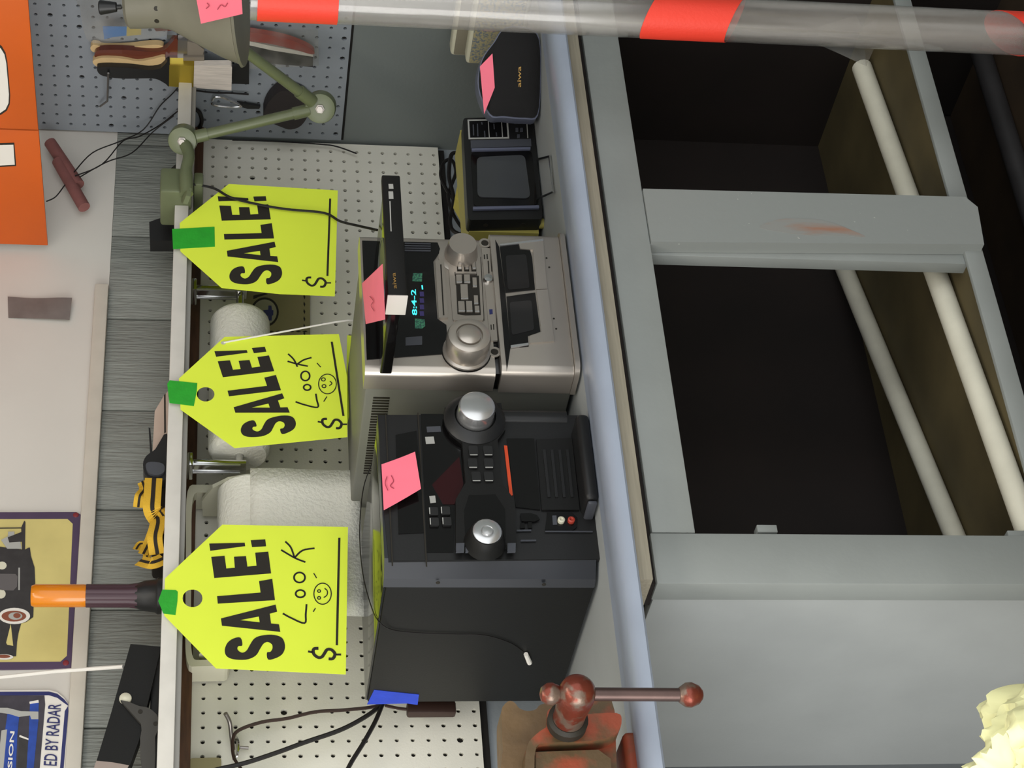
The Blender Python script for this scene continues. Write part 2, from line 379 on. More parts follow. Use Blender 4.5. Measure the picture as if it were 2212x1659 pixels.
trace('bare_patch', wp_, M('bare_wood_patch', (150,112,92), .7, rgb2=(137,138,134), scale=30, thr=(.48,.62), stretch=(1,1,.2)), o, thick=.0006, lift=.0004, Y=YLEG)
box('leg_batten', (L[-1].x-.004,-.641,.283), (L[0].x-.03,-.618,.8055), m_bench2, wbn, bev=.001)
box('bottom_rail', (-.006,-.650,.276), (1.325,-.6415,.306), m_bench2, wbn, bev=.0015)
box('bay_floor', (-.06,-.6405,.285), (1.2,-.17,.302), m_olive, wbn, bev=0)
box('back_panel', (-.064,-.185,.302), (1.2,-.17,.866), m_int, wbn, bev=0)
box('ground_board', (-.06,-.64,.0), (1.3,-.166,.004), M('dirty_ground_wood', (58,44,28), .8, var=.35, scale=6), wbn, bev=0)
box('lower_back_shade', (-.064,-.165,.0), (1.325,-.15,.28), m_int, wbn, bev=0)  # dark panel added to stand in for the shade below the rail
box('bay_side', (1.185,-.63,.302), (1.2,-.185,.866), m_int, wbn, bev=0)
box('lower_side_shade', (1.30,-.65,.0), (1.322,-.17,.275), m_int, wbn, bev=0)  # added dark panel, painted shade at the right end
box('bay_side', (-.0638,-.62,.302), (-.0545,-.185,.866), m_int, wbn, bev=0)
for p in ((1655,1151),(2195,1163)):
    q = at(*p, Y=-.65); box('shelf_clip', (q.x-.004,q.y-.008,q.z-.014), (q.x+.008,q.y+.01,q.z+.014), m_bench2, wbn, bev=.001)
# pipes lying in the bay
def lay(p0, p1, z, r, name, mat, label, cat='pipe', ext=.0):
    a, b = at(*p0, Z=z), at(*p1, Z=z); return tag(tube(name, [a, a*.5+b*.5, b], r, mat, n=16, sm=0), label, cat)
lay((1862,146), (2245,1215), .302+.018, .0178, 'plastic_pipe', m_pvc, 'long white plastic pipe nearest the front of the open bay')
lay((1760,425), (2090,1225), .302+.017, .0165, 'plastic_pipe', m_pvc, 'long white plastic pipe lying farther back in the open bay')
tag(tube('metal_pipe', [(1.25,-.385,.0245),(.2,-.393,.0245)], .02, m_pipe2, n=12, sm=0), 'dark metal pipe on the ground beneath the bay', 'pipe')
tag(tube('wood_stick', [(.60,-.56,.022),(.66,-.535,.026),(.74,-.54,.024),(.80,-.52,.022)], [.014,.018,.015,.011], m_vised, n=8), 'short gnarled brown stick on the ground under the bench', 'stick')

# ------------------------------------------------------------------ SALE tags
TY = -.203
cA = cr(340,1060,2.7692); cB = cr(340,660,3.771); cC = cr(340,360,4.148)
S0 = [(497,880),(455,885),(420,910),(403,950),(410,985),(440,1005),(490,1012),(545,1008),(590,985),(615,945),(635,915),(660,905),(685,920),(688,945),(675,965),(655,970),(662,1010),(705,1003),(745,980),(763,940),(755,895),(730,872),(680,862),(620,868),(580,885),(555,920),(535,955),(510,970),(487,960),(478,945),(485,930),(508,925)]
LET = {'letter_s': [S0], 'letter_a': [[(380,765),(707,682),(716,724),(672,736),(680,795),(727,800),(735,845),(386,808)], [(492,775),(607,753),(612,788)]],
 'letter_l': [[(357,632),(617,610),(608,542),(687,528),(703,655),(361,676)]],
 'letter_e': [[(340,523),(680,495),(663,365),(585,372),(593,450),(538,455),(530,392),(458,396),(463,462),(412,466),(402,390),(322,397)]],
 'exclamation_bar': [[(310,317),(522,312),(525,332),(316,360)]], 'exclamation_dot': [[(558,297),(645,292),(650,333),(566,338)]]}
kA = [(310,317),(645,292),(650,333),(340,523),(680,495),(663,365),(322,397),(361,676),(703,655),(357,632),(386,808),(735,845),(707,682),(380,765),(662,1010),(763,940),(403,950)]
kB = [(462,372),(880,337),(890,377),(535,585),(945,537),(905,410),(490,455),(590,745),(1003,685),(570,692),(638,880),(1077,872),(1020,712),(618,830),(1015,1048),(1130,965),(675,1010)]
kC = [(540,270),(972,260),(977,307),(577,488),(1012,472),(995,345),(552,347),(603,650),(1045,640),(598,600),(628,808),(1083,862),(1050,678),(620,755),(983,1053),(1117,960),(645,975)]
def warp(dst):
    A = np.array([[1,x,y,x*y,x*x,y*y] for x, y in kA]); c = np.linalg.lstsq(A, np.array(dst, float), rcond=None)[0]
    return lambda pts: [tuple(np.array([1,x,y,x*y,x*x,y*y]) @ c) for x, y in pts]
DOL = [(1370,205),(1290,210),(1265,260),(1290,330),(1370,385),(1440,370),(1490,300),(1540,230),(1620,230),(1690,300),(1680,370),(1640,410),(1570,410)]
def sale_tag(label, C, outline, hole, tape, wp, line, dol, look=None, grommet=None):
    base = at(*C([outline[0]])[0], Y=TY); t = thing('sale_tag', (base.x, TY, 1.235), label, 'tag')
    loops = [C(outline)]
    if hole: loops.append(C(ell(*hole, 18)))
    if grommet: loops.append(C(ell(*grommet, 12)))
    trace('tag_card', loops, m_neon, t, thick=.0008, Y=TY)
    for k, l in LET.items():
        ll = [C(wp(q)) for q in l]
        if k == 'letter_s': ll = [sm2(ll[0], 3)]
        trace(k, ll, m_ink, t, thick=.0004, lift=.0005, Y=TY)
    cx, cy, s = dol; f = lambda x, y: (cx+(x-1490)/10.367*s, cy+(y-315)/10.367*s)
    d = stroke('dollar_sign', [f(*p) for p in DOL], .0042*s, m_ink, t, Y=TY)
    stroke('dollar_bar', [f(1165,265), f(1255,282)], .0028*s, m_ink, d, Y=TY); stroke('dollar_bar', [f(1715,325), f(1815,325)], .0028*s, m_ink, d, Y=TY)
    stroke('price_line', C(line), .0035, m_ink, t, Y=TY)
    if tape: trace('tape_piece', C(tape), m_green, t, thick=.0004, lift=.0006, Y=TY)
    if look:
        for nm, pts, cl in look: stroke(nm, C(pts+([pts[0]] if cl else [])), .0028 if nm.startswith('written') else .0016, m_marker, t, Y=TY)
    return t
lookA = [('written_l', [(750,735),(800,762),(880,793),(887,740),(892,680)], 0), ('written_o', ell(855,617,28,22,12), 1), ('written_o', ell(850,520,33,30,12), 1), ('written_k', [(765,305),(798,340),(820,402)], 0), ('written_k', [(740,355),(820,402),(885,428)], 0), ('written_k', [(820,402),(868,358),(940,345)], 0),
 ('smiley_face', ell(988,617,52,63,20), 1), ('smiley_eye', ell(967,601,9,8,8), 1), ('smiley_eye', ell(967,642,9,8,8), 1), ('smiley_mouth', [(1000,585),(1016,600),(1014,625),(995,640)], 0), ('smiley_ray', [(935,495),(952,523)], 0), ('smiley_ray', [(932,725),(945,703)], 0)]
lookB = [('written_l', [(1125,785),(1200,810),(1305,830),(1298,770),(1290,720)], 0), ('written_o', ell(1220,668,29,23,12), 1), ('written_o', ell(1205,575,36,38,12), 1), ('written_k', [(1065,395),(1110,440),(1140,500)], 0), ('written_k', [(1060,455),(1140,478),(1225,495)], 0), ('written_k', [(1140,478),(1190,445),(1255,425)], 0),
 ('smiley_face', ell(1385,640,72,80,20), 1), ('smiley_eye', ell(1352,603,16,13,8), 1), ('smiley_eye', ell(1357,658,16,13,8), 1), ('smiley_mouth', [(1405,618),(1422,635),(1400,655)], 0), ('smiley_ray', [(1300,470),(1330,503)], 0), ('smiley_ray', [(1355,783),(1380,743)], 0)]
sale_tag('neon yellow sale tag with LOOK and smiley over the paper towel dispenser', cA, [(40,745),(45,525),(388,203),(1140,217),(1127,1098),(350,1062)], (210,643,60,54), [(30,592),(110,595),(122,605),(120,660),(108,745),(35,735),(5,660)], lambda p: p, [(1088,283),(1073,925)], (701,1413,1.14), lookA)
sale_tag('neon yellow sale tag with LOOK and smiley, middle one with a string', cB, [(188,845),(175,595),(548,255),(1478,232),(1545,580),(1548,1070),(628,1160)], (393,722,72,60), [(80,640),(100,610),(325,633),(320,700),(297,820),(98,795)], warp(kB), [(1420,297),(1515,900)], (717.9,915.9,1.01), lookB, (538,303,22,15))
sale_tag('neon yellow sale tag without handwriting, crossed by a black cord', cC, [(205,755),(200,505),(640,155),(1617,213),(1603,700),(1590,1160),(1100,1140),(575,1085)], None, [(132,560),(512,540),(515,718),(140,740)], warp(kC), [(1548,288),(1523,980)], (683.7,610.4,1.0))
o = trace('sale_tag', [(750,724),(768,726),(768,800),(764,850),(757,885),(745,940)], m_neon, thick=.0008, Y=-.17)
tag(o, 'sliver of a neon yellow tag behind the silver stereo top', 'tag')
tag(tube('string', [at(483,740,Y=-.2042), at(620,715,Y=-.206), at(752,692,Y=-.204), at(768,704,Y=-.18)], .0016, m_signw, n=6, sm=4), 'white string tied through the middle sale tag', 'string')

# ------------------------------------------------------------------ paper towels
t = thing('paper_towel_holder', (.66,-.1,1.38), 'chrome bracket under the shelf holding a paper towel roll', 'towel holder')
for xa in (.478, .852):
    box('bracket_arm', (xa-.004,-.118,1.39), (xa+.004,-.088,1.4868), m_chrome, t, bev=.002); box('bracket_foot', (xa-.013,-.125,1.478), (xa+.013,-.08,1.487), m_chrome, t, bev=.002)
    for dy in (-.012,.012): tube('bracket_rib', [(xa-.005,-.103+dy,1.40),(xa-.005,-.103+dy,1.485)], .0022, m_silver2, t, n=6, sm=0)
tube('spindle', [(.475,-.103,1.402),(.855,-.103,1.402)], .007, m_chrome, t, n=10, sm=0)
tag(lathe('paper_towel_roll', [(.018,0),(.045,0),(.05,.006),(.052,.012),(.052,.28),(.05,.286),(.045,.292),(.018,.292)], (.50,-.103,1.402), (1,0,0), m_paper, n=40), 'white paper towel roll behind the middle sale tag', 'paper towel')
t = thing('paper_towel_dispenser', (.27,-.08,1.42), 'cream plastic paper towel dispenser below the shelf', 'towel holder')
fo = rrect([(402,1047),(500,1047),(500,1438),(400,1440)], .14); fi = rrect([(414,1064),(492,1064),(492,1424),(412,1426)], .14)
trace('back_frame', [fo, fi], m_cream, t, thick=.05, Y=-.055)
for xa, xb in ((.150,.157),(.4395,.4465)):
    slab('end_arm', [[(xa,-.01,1.46),(xa,-.055,1.462),(xa,-.095,1.445),(xa,-.118,1.42),(xa,-.125,1.395),(xa,-.118,1.368),(xa,-.10,1.36),(xa,-.082,1.366),(xa,-.075,1.40),(xa,-.05,1.42),(xa,-.01,1.425)]], (xb-xa,0,0), m_cream, t)
tube('spindle', [(.155,-.098,1.382),(.442,-.098,1.382)], .012, m_cream, t, n=12, sm=0)
tr = thing('paper_towel_roll', (.28,-.1,1.2), 'embossed paper towel roll with a long sheet hanging below it', 'paper towel')
lathe('roll', [(.02,0),(.050,0),(.055,.005),(.055,.262),(.05,.268),(.02,.268)], (.165,-.098,1.382), (1,0,0), m_paper, tr, n=36)
V = []; Fc = []
zz = [1.385,1.36,1.33,1.30,1.26,1.23,1.207]
for i, z in enumerate(zz):
    for x in (.163,.2,.3,.4,.440): V.append((x, -.1535+.003*math.sin(i*.9+x*9)*min(i,2)/2, z))
for i in range(len(zz)-1):
    for k in range(4): Fc.append((i*5+k, i*5+k+1, i*5+k+6, i*5+k+5))
so = obj('hanging_sheet', V, Fc, m_paper, tr, smooth=True); md = so.modifiers.new('thick', 'SOLIDIFY'); md.thickness = .001
# stitched card with emblem
c8 = cr(540,580,10.367)
t = thing('stitched_card', (.8,-.004,1.25), 'tan stitched card with a ringed emblem on the pegboard', 'card')
trace('card_sheet', c8([(-250,-160),(1340,-160),(1345,1480),(-250,1480)]), m_card, t, thick=.002, lift=.0, Y=-.006)
R0 = ell(330,980,315,330,32); R1 = ell(330,980,270,285,32)
trace('emblem_ring', [c8(R0), c8(R1)], m_ink, t, thick=.0004, lift=.0006, Y=-.006)
trace('emblem_disc', c8(R1), M('emblem_pale', (150,148,126), .7), t, thick=.0003, lift=.0003, Y=-.006)
trace('emblem_cross', c8([(415,835),(480,835),(490,935),(525,945),(520,1050),(490,1060),(485,1170),(420,1165),(405,1060),(300,1060),(300,940),(405,930)]), m_navy, t, thick=.0004, lift=.0008, Y=-.006)
trace('emblem_flag', c8([(75,610),(330,555),(400,575),(180,640),(150,660),(75,690)]), m_ink, t, thick=.0004, lift=.0006, Y=-.006)
for k in range(9): trace('stitch', c8([(1205,560+k*165-480),(1240,620+k*165-480),(1225,680+k*165-480),(1195,620+k*165-480)]), m_ink, t, thick=.0004, lift=.0006, Y=-.006)
for k in range(6): trace('stitch', c8([(420+k*150,1410),(490+k*150,1395),(540+k*150,1415),(480+k*150,1430)]), m_ink, t, thick=.0004, lift=.0006, Y=-.006)

# ------------------------------------------------------------------ silver stereo
st = thing('silver_stereo', (.505,-.33,.90), 'silver compact stereo with its disc drawer open', 'stereo')
YF = -.512
box('case', (.379,-.465,.906), (.634,-.13,1.222), m_gcase, st, bev=.004)
box('case_band', (.3775,-.480,.908), (.6355,-.462,1.222), M('stereo_case_dark', (64,64,66), .5), st, bev=.004)
def rounded(name, x0, x1, z0, z1, yb, yf, mat, parent, rx=.014, rz=.004, slope=0.):
    n = 6; pr = [(x0, yb)]+[(x0+rx-rx*math.cos(a), yf+rx-rx*math.sin(a)) for a in [k*math.pi/2/n for k in range(n+1)]]+[(x1-rx+rx*math.sin(a), yf+rx-rx*math.cos(a)) for a in [k*math.pi/2/n for k in range(n+1)]]+[(x1, yb)]
    V = [(x, y, z0) for x, y in pr]+[(x, y+(slope if y < yb-.001 else 0), z1) for x, y in pr]; m = len(pr)
    Fc = [(k, (k+1) % m, m+(k+1) % m, m+k) for k in range(m)]+[list(range(m)), list(range(m, 2*m))]
    return obj(name, V, Fc, mat, parent, smooth=True)
fu = rounded('upper_front', .370, .642, 1.030, 1.226, -.47, YF, m_silver, st)
YL = -.522
fl = rounded('cassette_front', .368, .646, .912, 1.022, -.47, YL, m_silver, st)
box('seam', (.374,-.508,1.018), (.640,-.47,1.034), m_gloss, st, bev=.001)
k5 = cr(870,500,5.185); k4 = cr(740,360,3.0714)
dw = trace('display_window', [(782,521),(945,525),(952,543),(936,566),(945,690),(964,703),(968,765),(792,778)], m_gloss, st, thick=.004, lift=.0015, Y=YF)
trace('display_block', [(892,592),(912,592),(911,610),(890,609)], m_lcd2, dw, thick=.0004, lift=.0022, Y=YF)
trace('display_block', [(896,690),(917,692),(918,706),(912,711),(896,711)], m_lcd2, dw, thick=.0004, lift=.0022, Y=YF)
for q in range(4): trace('display_bar', [(906,632+q*14),(915,632+q*14),(916,642+q*14),(907,642+q*14)], m_lcd3, dw, thick=.0004, lift=.0022, Y=YF)
textpx('display_digits', '8:4-2', (901,683), (898,627), (890,683), m_lcd, dw, bold=.02, lift=.0024, Y=YF)
trace('display_tick', [(910,618),(913,618),(914,627),(911,627)], m_lcd, dw, thick=.0004, lift=.0022, Y=YF)
for y in (527,532,537,542): trace('display_button', [(874+ (y-527)*0,y),(930,y+1),(930,y+3),(874,y+2)], m_charcoal, dw, thick=.002, lift=.003, Y=YF)
trace('display_button', k5([(30,1200),(215,1185),(215,1275),(30,1285)]), m_charcoal, dw, thick=.002, lift=.003, Y=YF)
# buttons, slider strip
bs = trace('button_strip', k5([(358,345),(455,338),(505,985),(400,990)]), m_silver, st, thick=.005, lift=.005, Y=YF)
trace('strip_slot', k5([(415,395),(430,393),(462,960),(447,962)]), m_ink, bs, thick=.0005, lift=.0055, Y=YF)
cpn = trace('control_panel', rrect(k5([(505,330),(865,300),(905,1010),(560,1010)]), .06), m_silver, st, thick=.004, lift=.003, Y=YF)
def btn(x0, y0, x1, y1, sk=.05, nm='button', mat=None, lf=.0065):
    d = (y1-y0)*sk; trace('button_gap', k5([(x0-7,y0-7),(x1+7,y0-7),(x1+d+7,y1+7),(x0+d-7,y1+7)]), m_ink, cpn, thick=.0006, lift=.0036, Y=YF)
    o = trace(nm, k5([(x0,y0),(x1,y0),(x1+d,y1),(x0+d,y1)]), mat or m_silver, cpn, thick=.005, lift=lf, Y=YF)
    if y1-y0 > 60: trace('button_edge', k5([(x0+d,y1-16),(x1+d,y1-16),(x1+d,y1-2),(x0+d,y1-2)]), m_silver2, o, thick=.0006, lift=lf+.0005, Y=YF)
    return o
for x in (600,680,760):
    trace('button_well', k5([(x,355),(x+55,355),(x+62,462),(x+7,462)]), m_ink, cpn, thick=.0006, lift=.0033, Y=YF); btn(x+12, 360, x+48, 450)
trace('button_well', k5([(590,515),(750,510),(850,510),(860,700),(872,950),(700,955),(610,940)]), m_ink, cpn, thick=.0006, lift=.0033, Y=YF)
btn(592,512,655,606); btn(680,510,745,606); btn(640,620,720,790); btn(615,810,685,930); btn(703,808,770,930); btn(775,545,820,650); btn(790,745,835,845); btn(800,860,850,935); btn(585,478,820,500)
rp = trace('side_panel', k5([(880,190),(990,200),(1060,1230),(975,1235)]), m_silver, st, thick=.004, lift=.0022, Y=YF)
for q in ([(905,270),(918,270),(922,320),(909,320)], [(935,265),(948,265),(952,320),(939,320)], [(975,210),(990,210),(1003,460),(990,460)], [(948,340),(962,340),(970,480),(956,480)], [(980,1055),(992,1055),(996,1110),(984,1110)], [(1008,1050),(1020,1050),(1024,1110),(1012,1110)]): trace('slot', k5(q), m_ink, rp, thick=.0005, lift=.0027, Y=YF)
trace('sticker', k5([(965,885),(1003,882),(1006,935),(970,940)]), m_navy, rp, thick=.0005, lift=.0027, Y=YF)
def knob(nm, cap, y0, r0, r1, ln, mat, parent, prof=None, mat2=None):
    c = at(*cap, Y=y0-ln); b = Vector((c.x, y0, c.z))
    return lathe(nm, prof or [(r0,0),(r0,ln*.15),(r1*1.04,ln*.9),(r1,ln),(r1*.2,ln)], b, (0,-1,0), mat, parent, n=32)
kn = knob('volume_knob', (1000,526), YF, .0262, .0215, .03, m_silver, st)
c = ORG[st.name]; 
kk = at(1000,526,Y=YF-.03); lathe('knob_collar', [(.036,0),(.036,.003),(.031,.0045),(.0285,.0045)], (kk.x,YF+.002,kk.z), (0,-1,0), m_silver, st, n=32)
jd = knob('jog_dial', (1014.5,721), YF, .0, .0, .045, m_silver, st, prof=[(.036,0),(.036,.004),(.032,.006),(.0325,.016),(.0335,.022),(.0335,.036),(.0315,.042),(.026,.044),(.0205,.044),(.0195,.040),(.0178,.040),(.0175,.0445),(.015,.046),(.001,.0465)])
jk = at(1014.5,721,Y=YF-.045); lathe('dial_shadow_ring', [(.0375,0),(.0375,.002),(.036,.002)], (jk.x,YF+.001,jk.z-.0), (0,-1,0), m_gloss, st, n=32)
for cpx in ((1047,526),(1068,761)):
    q = at(*cpx, Y=YF); lathe('jack_ring', [(.0095,0),(.0095,.002),(.006,.002),(.0055,-.001)], q+Vector((0,.0005,0)), (0,-1,0), m_silver, st, n=18); lathe('jack_hole', [(.0055,0),(.0055,.0012)], q, (0,-1,0), m_ink, st, n=16)
q = at(1054,606,Y=YF); lathe('small_knob', [(.008,0),(.007,.007),(.001,.008)], q, (0,-1,0), m_chrome, st, n=16)
trace('seam_strip', k5([(1035,95),(1078,175),(1150,700),(1205,1310),(1166,1560),(1138,1300),(1088,700),(1050,250)]), m_gloss, st, thick=.004, lift=.0012, Y=YL)
trace('panel_groove', k5([(868,300),(874,300),(912,1010),(906,1010)]), m_ink, st, thick=.001, lift=.0034, Y=YF)
trace('panel_groove', k5([(1000,120),(1008,120),(1085,1330),(1076,1330)]), m_charcoal, st, thick=.001, lift=.0014, Y=YF)
trace('bright_edge', k5([(1085,155),(1570,98),(1572,120),(1088,175)]), m_silver2, fl, thick=.003, lift=.0036, Y=YL)
trace('bright_edge', k5([(1205,1290),(1405,1262),(1405,1285),(1208,1315)]), m_silver2, fl, thick=.003, lift=.0036, Y=YL)
# cassette doors
for nm, pg in (('cassette_door', [(1085,180),(1295,145),(1310,208),(1425,218),(1448,300),(1480,655),(1150,690)]), ('cassette_door', [(1160,735),(1482,690),(1540,1125),(1400,1175),(1410,1290),(1205,1310)])):
    d = trace(nm, k5(pg), m_gloss, fl, thick=.003, lift=.0015, Y=YL)
    s = [(1150,280),(1380,265),(1420,640),(1175,665)] if pg[0][0] == 1085 else [(1195,800),(1440,780),(1470,1110),(1220,1170)]
    trace('door_window', rrect(k5(s), .1), M('smoked_window', (34,33,33), .08), d, thick=.001, lift=.0022, Y=YL)
trace('door_panel', k5([(1300,150),(1570,110),(1615,655),(1492,660),(1455,215),(1315,205)]), m_silver, fl, thick=.003, lift=.003, Y=YL)
trace('door_panel', k5([(1495,668),(1622,662),(1695,1240),(1422,1262),(1420,1180),(1550,1140)]), m_silver, fl, thick=.003, lift=.003, Y=YL)
for p in ((1610,300),(1640,403),(1692,978),(1718,1092)):
    q = at(*k5([p])[0], Y=YL); lathe('screw_hole', [(.0016,0),(.0016,.0006)], q+Vector((0,-.0002,0)), (0,-1,0), m_ink, fl, n=10)
rounded('base_ridge', .366, .648, .904, .9115, -.47, -.532, m_silver, st, rx=.02)
for px_ in ((1240,757),(1226,577)):
    q = at(*px_, Z=.905); box('foot', (q.x-.014,-.515,.9003), (q.x+.014,-.485,.9045), m_silver2, st, bev=.002)
# side vents
for k in range(30):
    y = -.438+k*.007; box('vent_slot', (.3782,y,1.183), (.3794,y+.0035,1.208), m_ink, st, bev=0)
for k in range(9):
    y = -.33+k*.007; box('vent_slot', (.3782,y,1.06), (.3794,y+.003,1.085), m_ink, st, bev=0)
# open drawer
dr = box('disc_drawer', (.372,-.684,1.186), (.592,-.505,1.204), m_gloss, st, bev=.002)
df = box('drawer_front', (.366,-.697,1.181), (.596,-.683,1.208), m_blackp2, dr, bev=.002)
box('drawer_end_cap', (.3645,-.6975,1.1795), (.3665,-.655,1.2085), m_signw, dr, bev=.0008)
lathe('disc_well', [(.062,0),(.062,.0012),(.058,.0012),(.058,.0004)], (.48,-.595,1.2042), (0,0,1), m_charcoal, dr, n=36)
textpx('drawer_lettering', 'aiwa', (857,624), (854,590), (849,624), m_gold, df, lift=.001, Y=-.697)
for a, b in ((398,408),(414,430)): trace('drawer_logo', [(839,a),(849,a),(850,b),(840,b)], m_pale, df, thick=.0004, lift=.0006, Y=-.697)
trace('drawer_small_print', [(841,435),(843.5,435),(846,500),(843.5,500)], m_pale, df, thick=.0004, lift=.0006, Y=-.697)
def note(label, quad, curl=0, cdir=(0,0,1), scrib=None, pl=None, base=None):
    t = thing('sticky_note', base or quad[0], label, 'note')
    sheet('note_paper', *quad, m_pink, t, curl=curl, cdir=cdir)
    if scrib:
        for s in scrib: stroke('note_writing', s, .0012, m_pencil, t, lift=.0012, **pl)
    return t
note('pink sticky note on the open disc drawer of the silver stereo', [at(782,612,Z=1.2275), at(826,570,Z=1.2275), at(830,690,Z=1.2275)+Vector((0,0,-.001)), at(790,700,Z=1.2275)], 0, scrib=[[(800,640),(808,650),(803,660),(810,672)]], pl=dict(Z=1.228))

# ------------------------------------------------------------------ black stereo
bs = thing('black_stereo', (.17,-.3,.90), 'large black stereo with round silver volume knob', 'stereo')
YB = -.492
box('case', (.0335,-.455,.905), (.305,-.112,1.204), m_blackp2, bs, bev=.003)
box('lid', (.036,-.45,1.2035), (.303,-.115,1.2075), m_blacktop, bs, bev=.0015)
# front moulding with chamfered left edge
V = [(.034,-.455,.905),(.040,-.468,.905),(.062,-.487,.905),(.29,-.487,.905),(.310,-.47,.905),(.310,-.455,.905)]
V2 = [(x, y, 1.2075) for x, y, z in V]; n = 6
Fc = [(k, (k+1) % n, n+(k+1) % n, n+k) for k in range(n)]+[list(range(n)), list(range(n, 2*n))]
obj('front_moulding', V+V2, Fc, M('black_chamfer_plastic', (42,44,49), .3), bs)
k6 = cr(740,820,3.318)
fp = trace('front_panel', k6([(250,258),(1735,262),(1800,380),(1850,1000),(1880,1290),(330,1300),(290,900)]), m_blackp, bs, thick=.008, lift=.002, Y=-.487)
YP = -.489
trace('upper_window', k6([(560,250),(720,250),(850,470),(870,760),(800,900),(795,1240),(605,1240)]), m_gloss, bs, thick=.003, lift=.0015, Y=YP)
trace('red_reflection', k6([(640,760),(835,560),(865,760),(800,900),(720,900)]), m_dred, bs, thick=.002, lift=.0025, Y=YP)  # deep red reflection painted on the glossy front
trace('top_window', k6([(380,400),(530,370),(590,1100),(400,1110)]), m_gloss, bs, thick=.002, lift=.0015, Y=YP)
for pg in ([(303,255),(312,255),(362,1340),(352,1340)], [(535,245),(545,245),(606,1345),(596,1345)]): trace('groove', k6(pg), m_ink, bs, thick=.001, lift=.0022, Y=YP)
cb = trace('centre_console', k6([(725,235),(1130,200),(1160,390),(1105,465),(1125,760),(1225,895),(1240,1215),(805,1225),(805,890),(875,770),(850,470),(765,400)]), m_blackp2, bs, thick=.014, lift=.012, Y=YP)
YC = YP-.012
trace('console_inset', k6([(905,830),(1095,825),(1165,930),(1170,1150),(880,1160),(870,940)]), m_gloss, cb, thick=.001, lift=.0006, Y=YC)
for x in (812,880,1180): trace('console_clip', k6([(x,1180),(x+60,1178),(x+58,1240),(x,1242)]), m_charcoal, cb, thick=.004, lift=.003, Y=YC)
for p in ((935,520),(1040,520),(930,610),(1045,610),(955,705),(1045,705)):
    b = trace('button', rrect(k6([(p[0]-36,p[1]-36),(p[0]+30,p[1]-36),(p[0]+38,p[1]+36),(p[0]-28,p[1]+36)]), .2), m_blackp, cb, thick=.004, lift=.0035, Y=YC)
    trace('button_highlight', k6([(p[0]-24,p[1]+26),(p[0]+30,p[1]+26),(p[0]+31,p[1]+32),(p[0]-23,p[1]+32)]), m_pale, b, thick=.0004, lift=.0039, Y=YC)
for p in ((650,960),(735,955),(655,1035),(745,1032)):
    b = trace('button', rrect(k6([(p[0]-34,p[1]-30),(p[0]+30,p[1]-30),(p[0]+34,p[1]+28),(p[0]-30,p[1]+28)]), .15), m_blackp, bs, thick=.004, lift=.006, Y=YP)
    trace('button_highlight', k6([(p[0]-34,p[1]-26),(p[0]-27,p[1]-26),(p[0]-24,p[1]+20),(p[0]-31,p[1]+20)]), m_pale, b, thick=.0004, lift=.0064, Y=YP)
trace('sticker', k6([(590,418),(652,415),(660,465),(597,468)]), m_pale, bs, thick=.0006, lift=.0026, Y=YP)
trace('sticker', k6([(600,345),(700,340),(705,380),(605,385)]), m_charcoal, bs, thick=.0006, lift=.0026, Y=YP)
trace('sticker', k6([(620,842),(662,838),(668,888),(628,892)]), m_pale, bs, thick=.0006, lift=.0026, Y=YP)
trace('orange_bar', k6([(1155,480),(1178,482),(1218,835),(1196,845)]), m_orange, bs, thick=.002, lift=.003, Y=YP)
cd_ = trace('tape_door', k6([(1385,440),(1640,430),(1695,945),(1425,945)]), m_blackp2, bs, thick=.004, lift=.0045, Y=YP)
for k in range(4): trace('door_rib', k6([(1430+k*55,520),(1450+k*55,520),(1485+k*55,860),(1465+k*55,860)]), m_blackp, cd_, thick=.003, lift=.0068, Y=YP)
trace('glossy_door', k6([(1175,430),(1370,430),(1415,940),(1240,920)]), m_gloss, bs, thick=.003, lift=.003, Y=YP)
kq = knob('volume_knob', (1031,876), YC, .0, .0, .034, m_silver2, bs, prof=[(.028,.004),(.028,.008),(.0272,.030),(.0262,.033),(.0245,.034),(.001,.0335)])
kc = at(1031,876,Y=YC-.034); lathe('knob_base', [(.046,0),(.046,.004),(.038,.012),(.031,.014),(.031,.001)], (kc.x,YC+.003,kc.z), (0,-1,0), m_blackp, bs, n=28)
jq = knob('jog_knob', (1052.5,1148), YC, .0, .0, .03, m_blackp2, bs, prof=[(.030,0),(.027,.012),(.0235,.028),(.022,.0295),(.001,.0295)])
jc = at(1052.5,1148,Y=YC-.03); lathe('jog_cap', [(.0205,0),(.0205,.001),(.019,.002),(.009,.002),(.008,.001),(.007,.003),(.001,.0035)], (jc.x,YC-.0293,jc.z), (0,-1,0), m_silver2, jq, n=28)
jp = trace('jack_panel', k6([(1465,955),(1640,955),(1680,1000),(1680,1060),(1645,1090),(1450,1085)]), m_gloss, bs, thick=.002, lift=.003, Y=YP)
for p, mm in (((1565,1015), m_cream), ((1637,1015), m_redj)):
    q = at(*k6([p])[0], Y=YP-.003); lathe('phono_jack', [(.0052,0),(.0052,.005),(.003,.006),(.001,.003)], q, (0,-1,0), mm, jp, n=16)
trace('jack_slot', k6([(1500,985),(1530,985),(1535,1050),(1505,1050)]), m_charcoal, jp, thick=.001, lift=.004, Y=YP)
for pg in ([(1270,975),(1340,970),(1390,985),(1410,1015),(1375,1030),(1280,1030)], [(1270,1040),(1300,1040),(1304,1078),(1272,1080)], [(1325,1035),(1352,1035),(1356,1078),(1328,1080)]): trace('button', k6(pg), m_gloss, bs, thick=.003, lift=.0055, Y=YP)
for pg in ([(1245,1085),(1350,1083),(1350,1094),(1245,1096)], [(1275,1158),(1385,1156),(1385,1166),(1275,1168)], [(1450,1092),(1790,1094),(1790,1102),(1450,1100)]): trace('edge_line', k6(pg), m_charcoal, bs, thick=.001, lift=.0035, Y=YP)
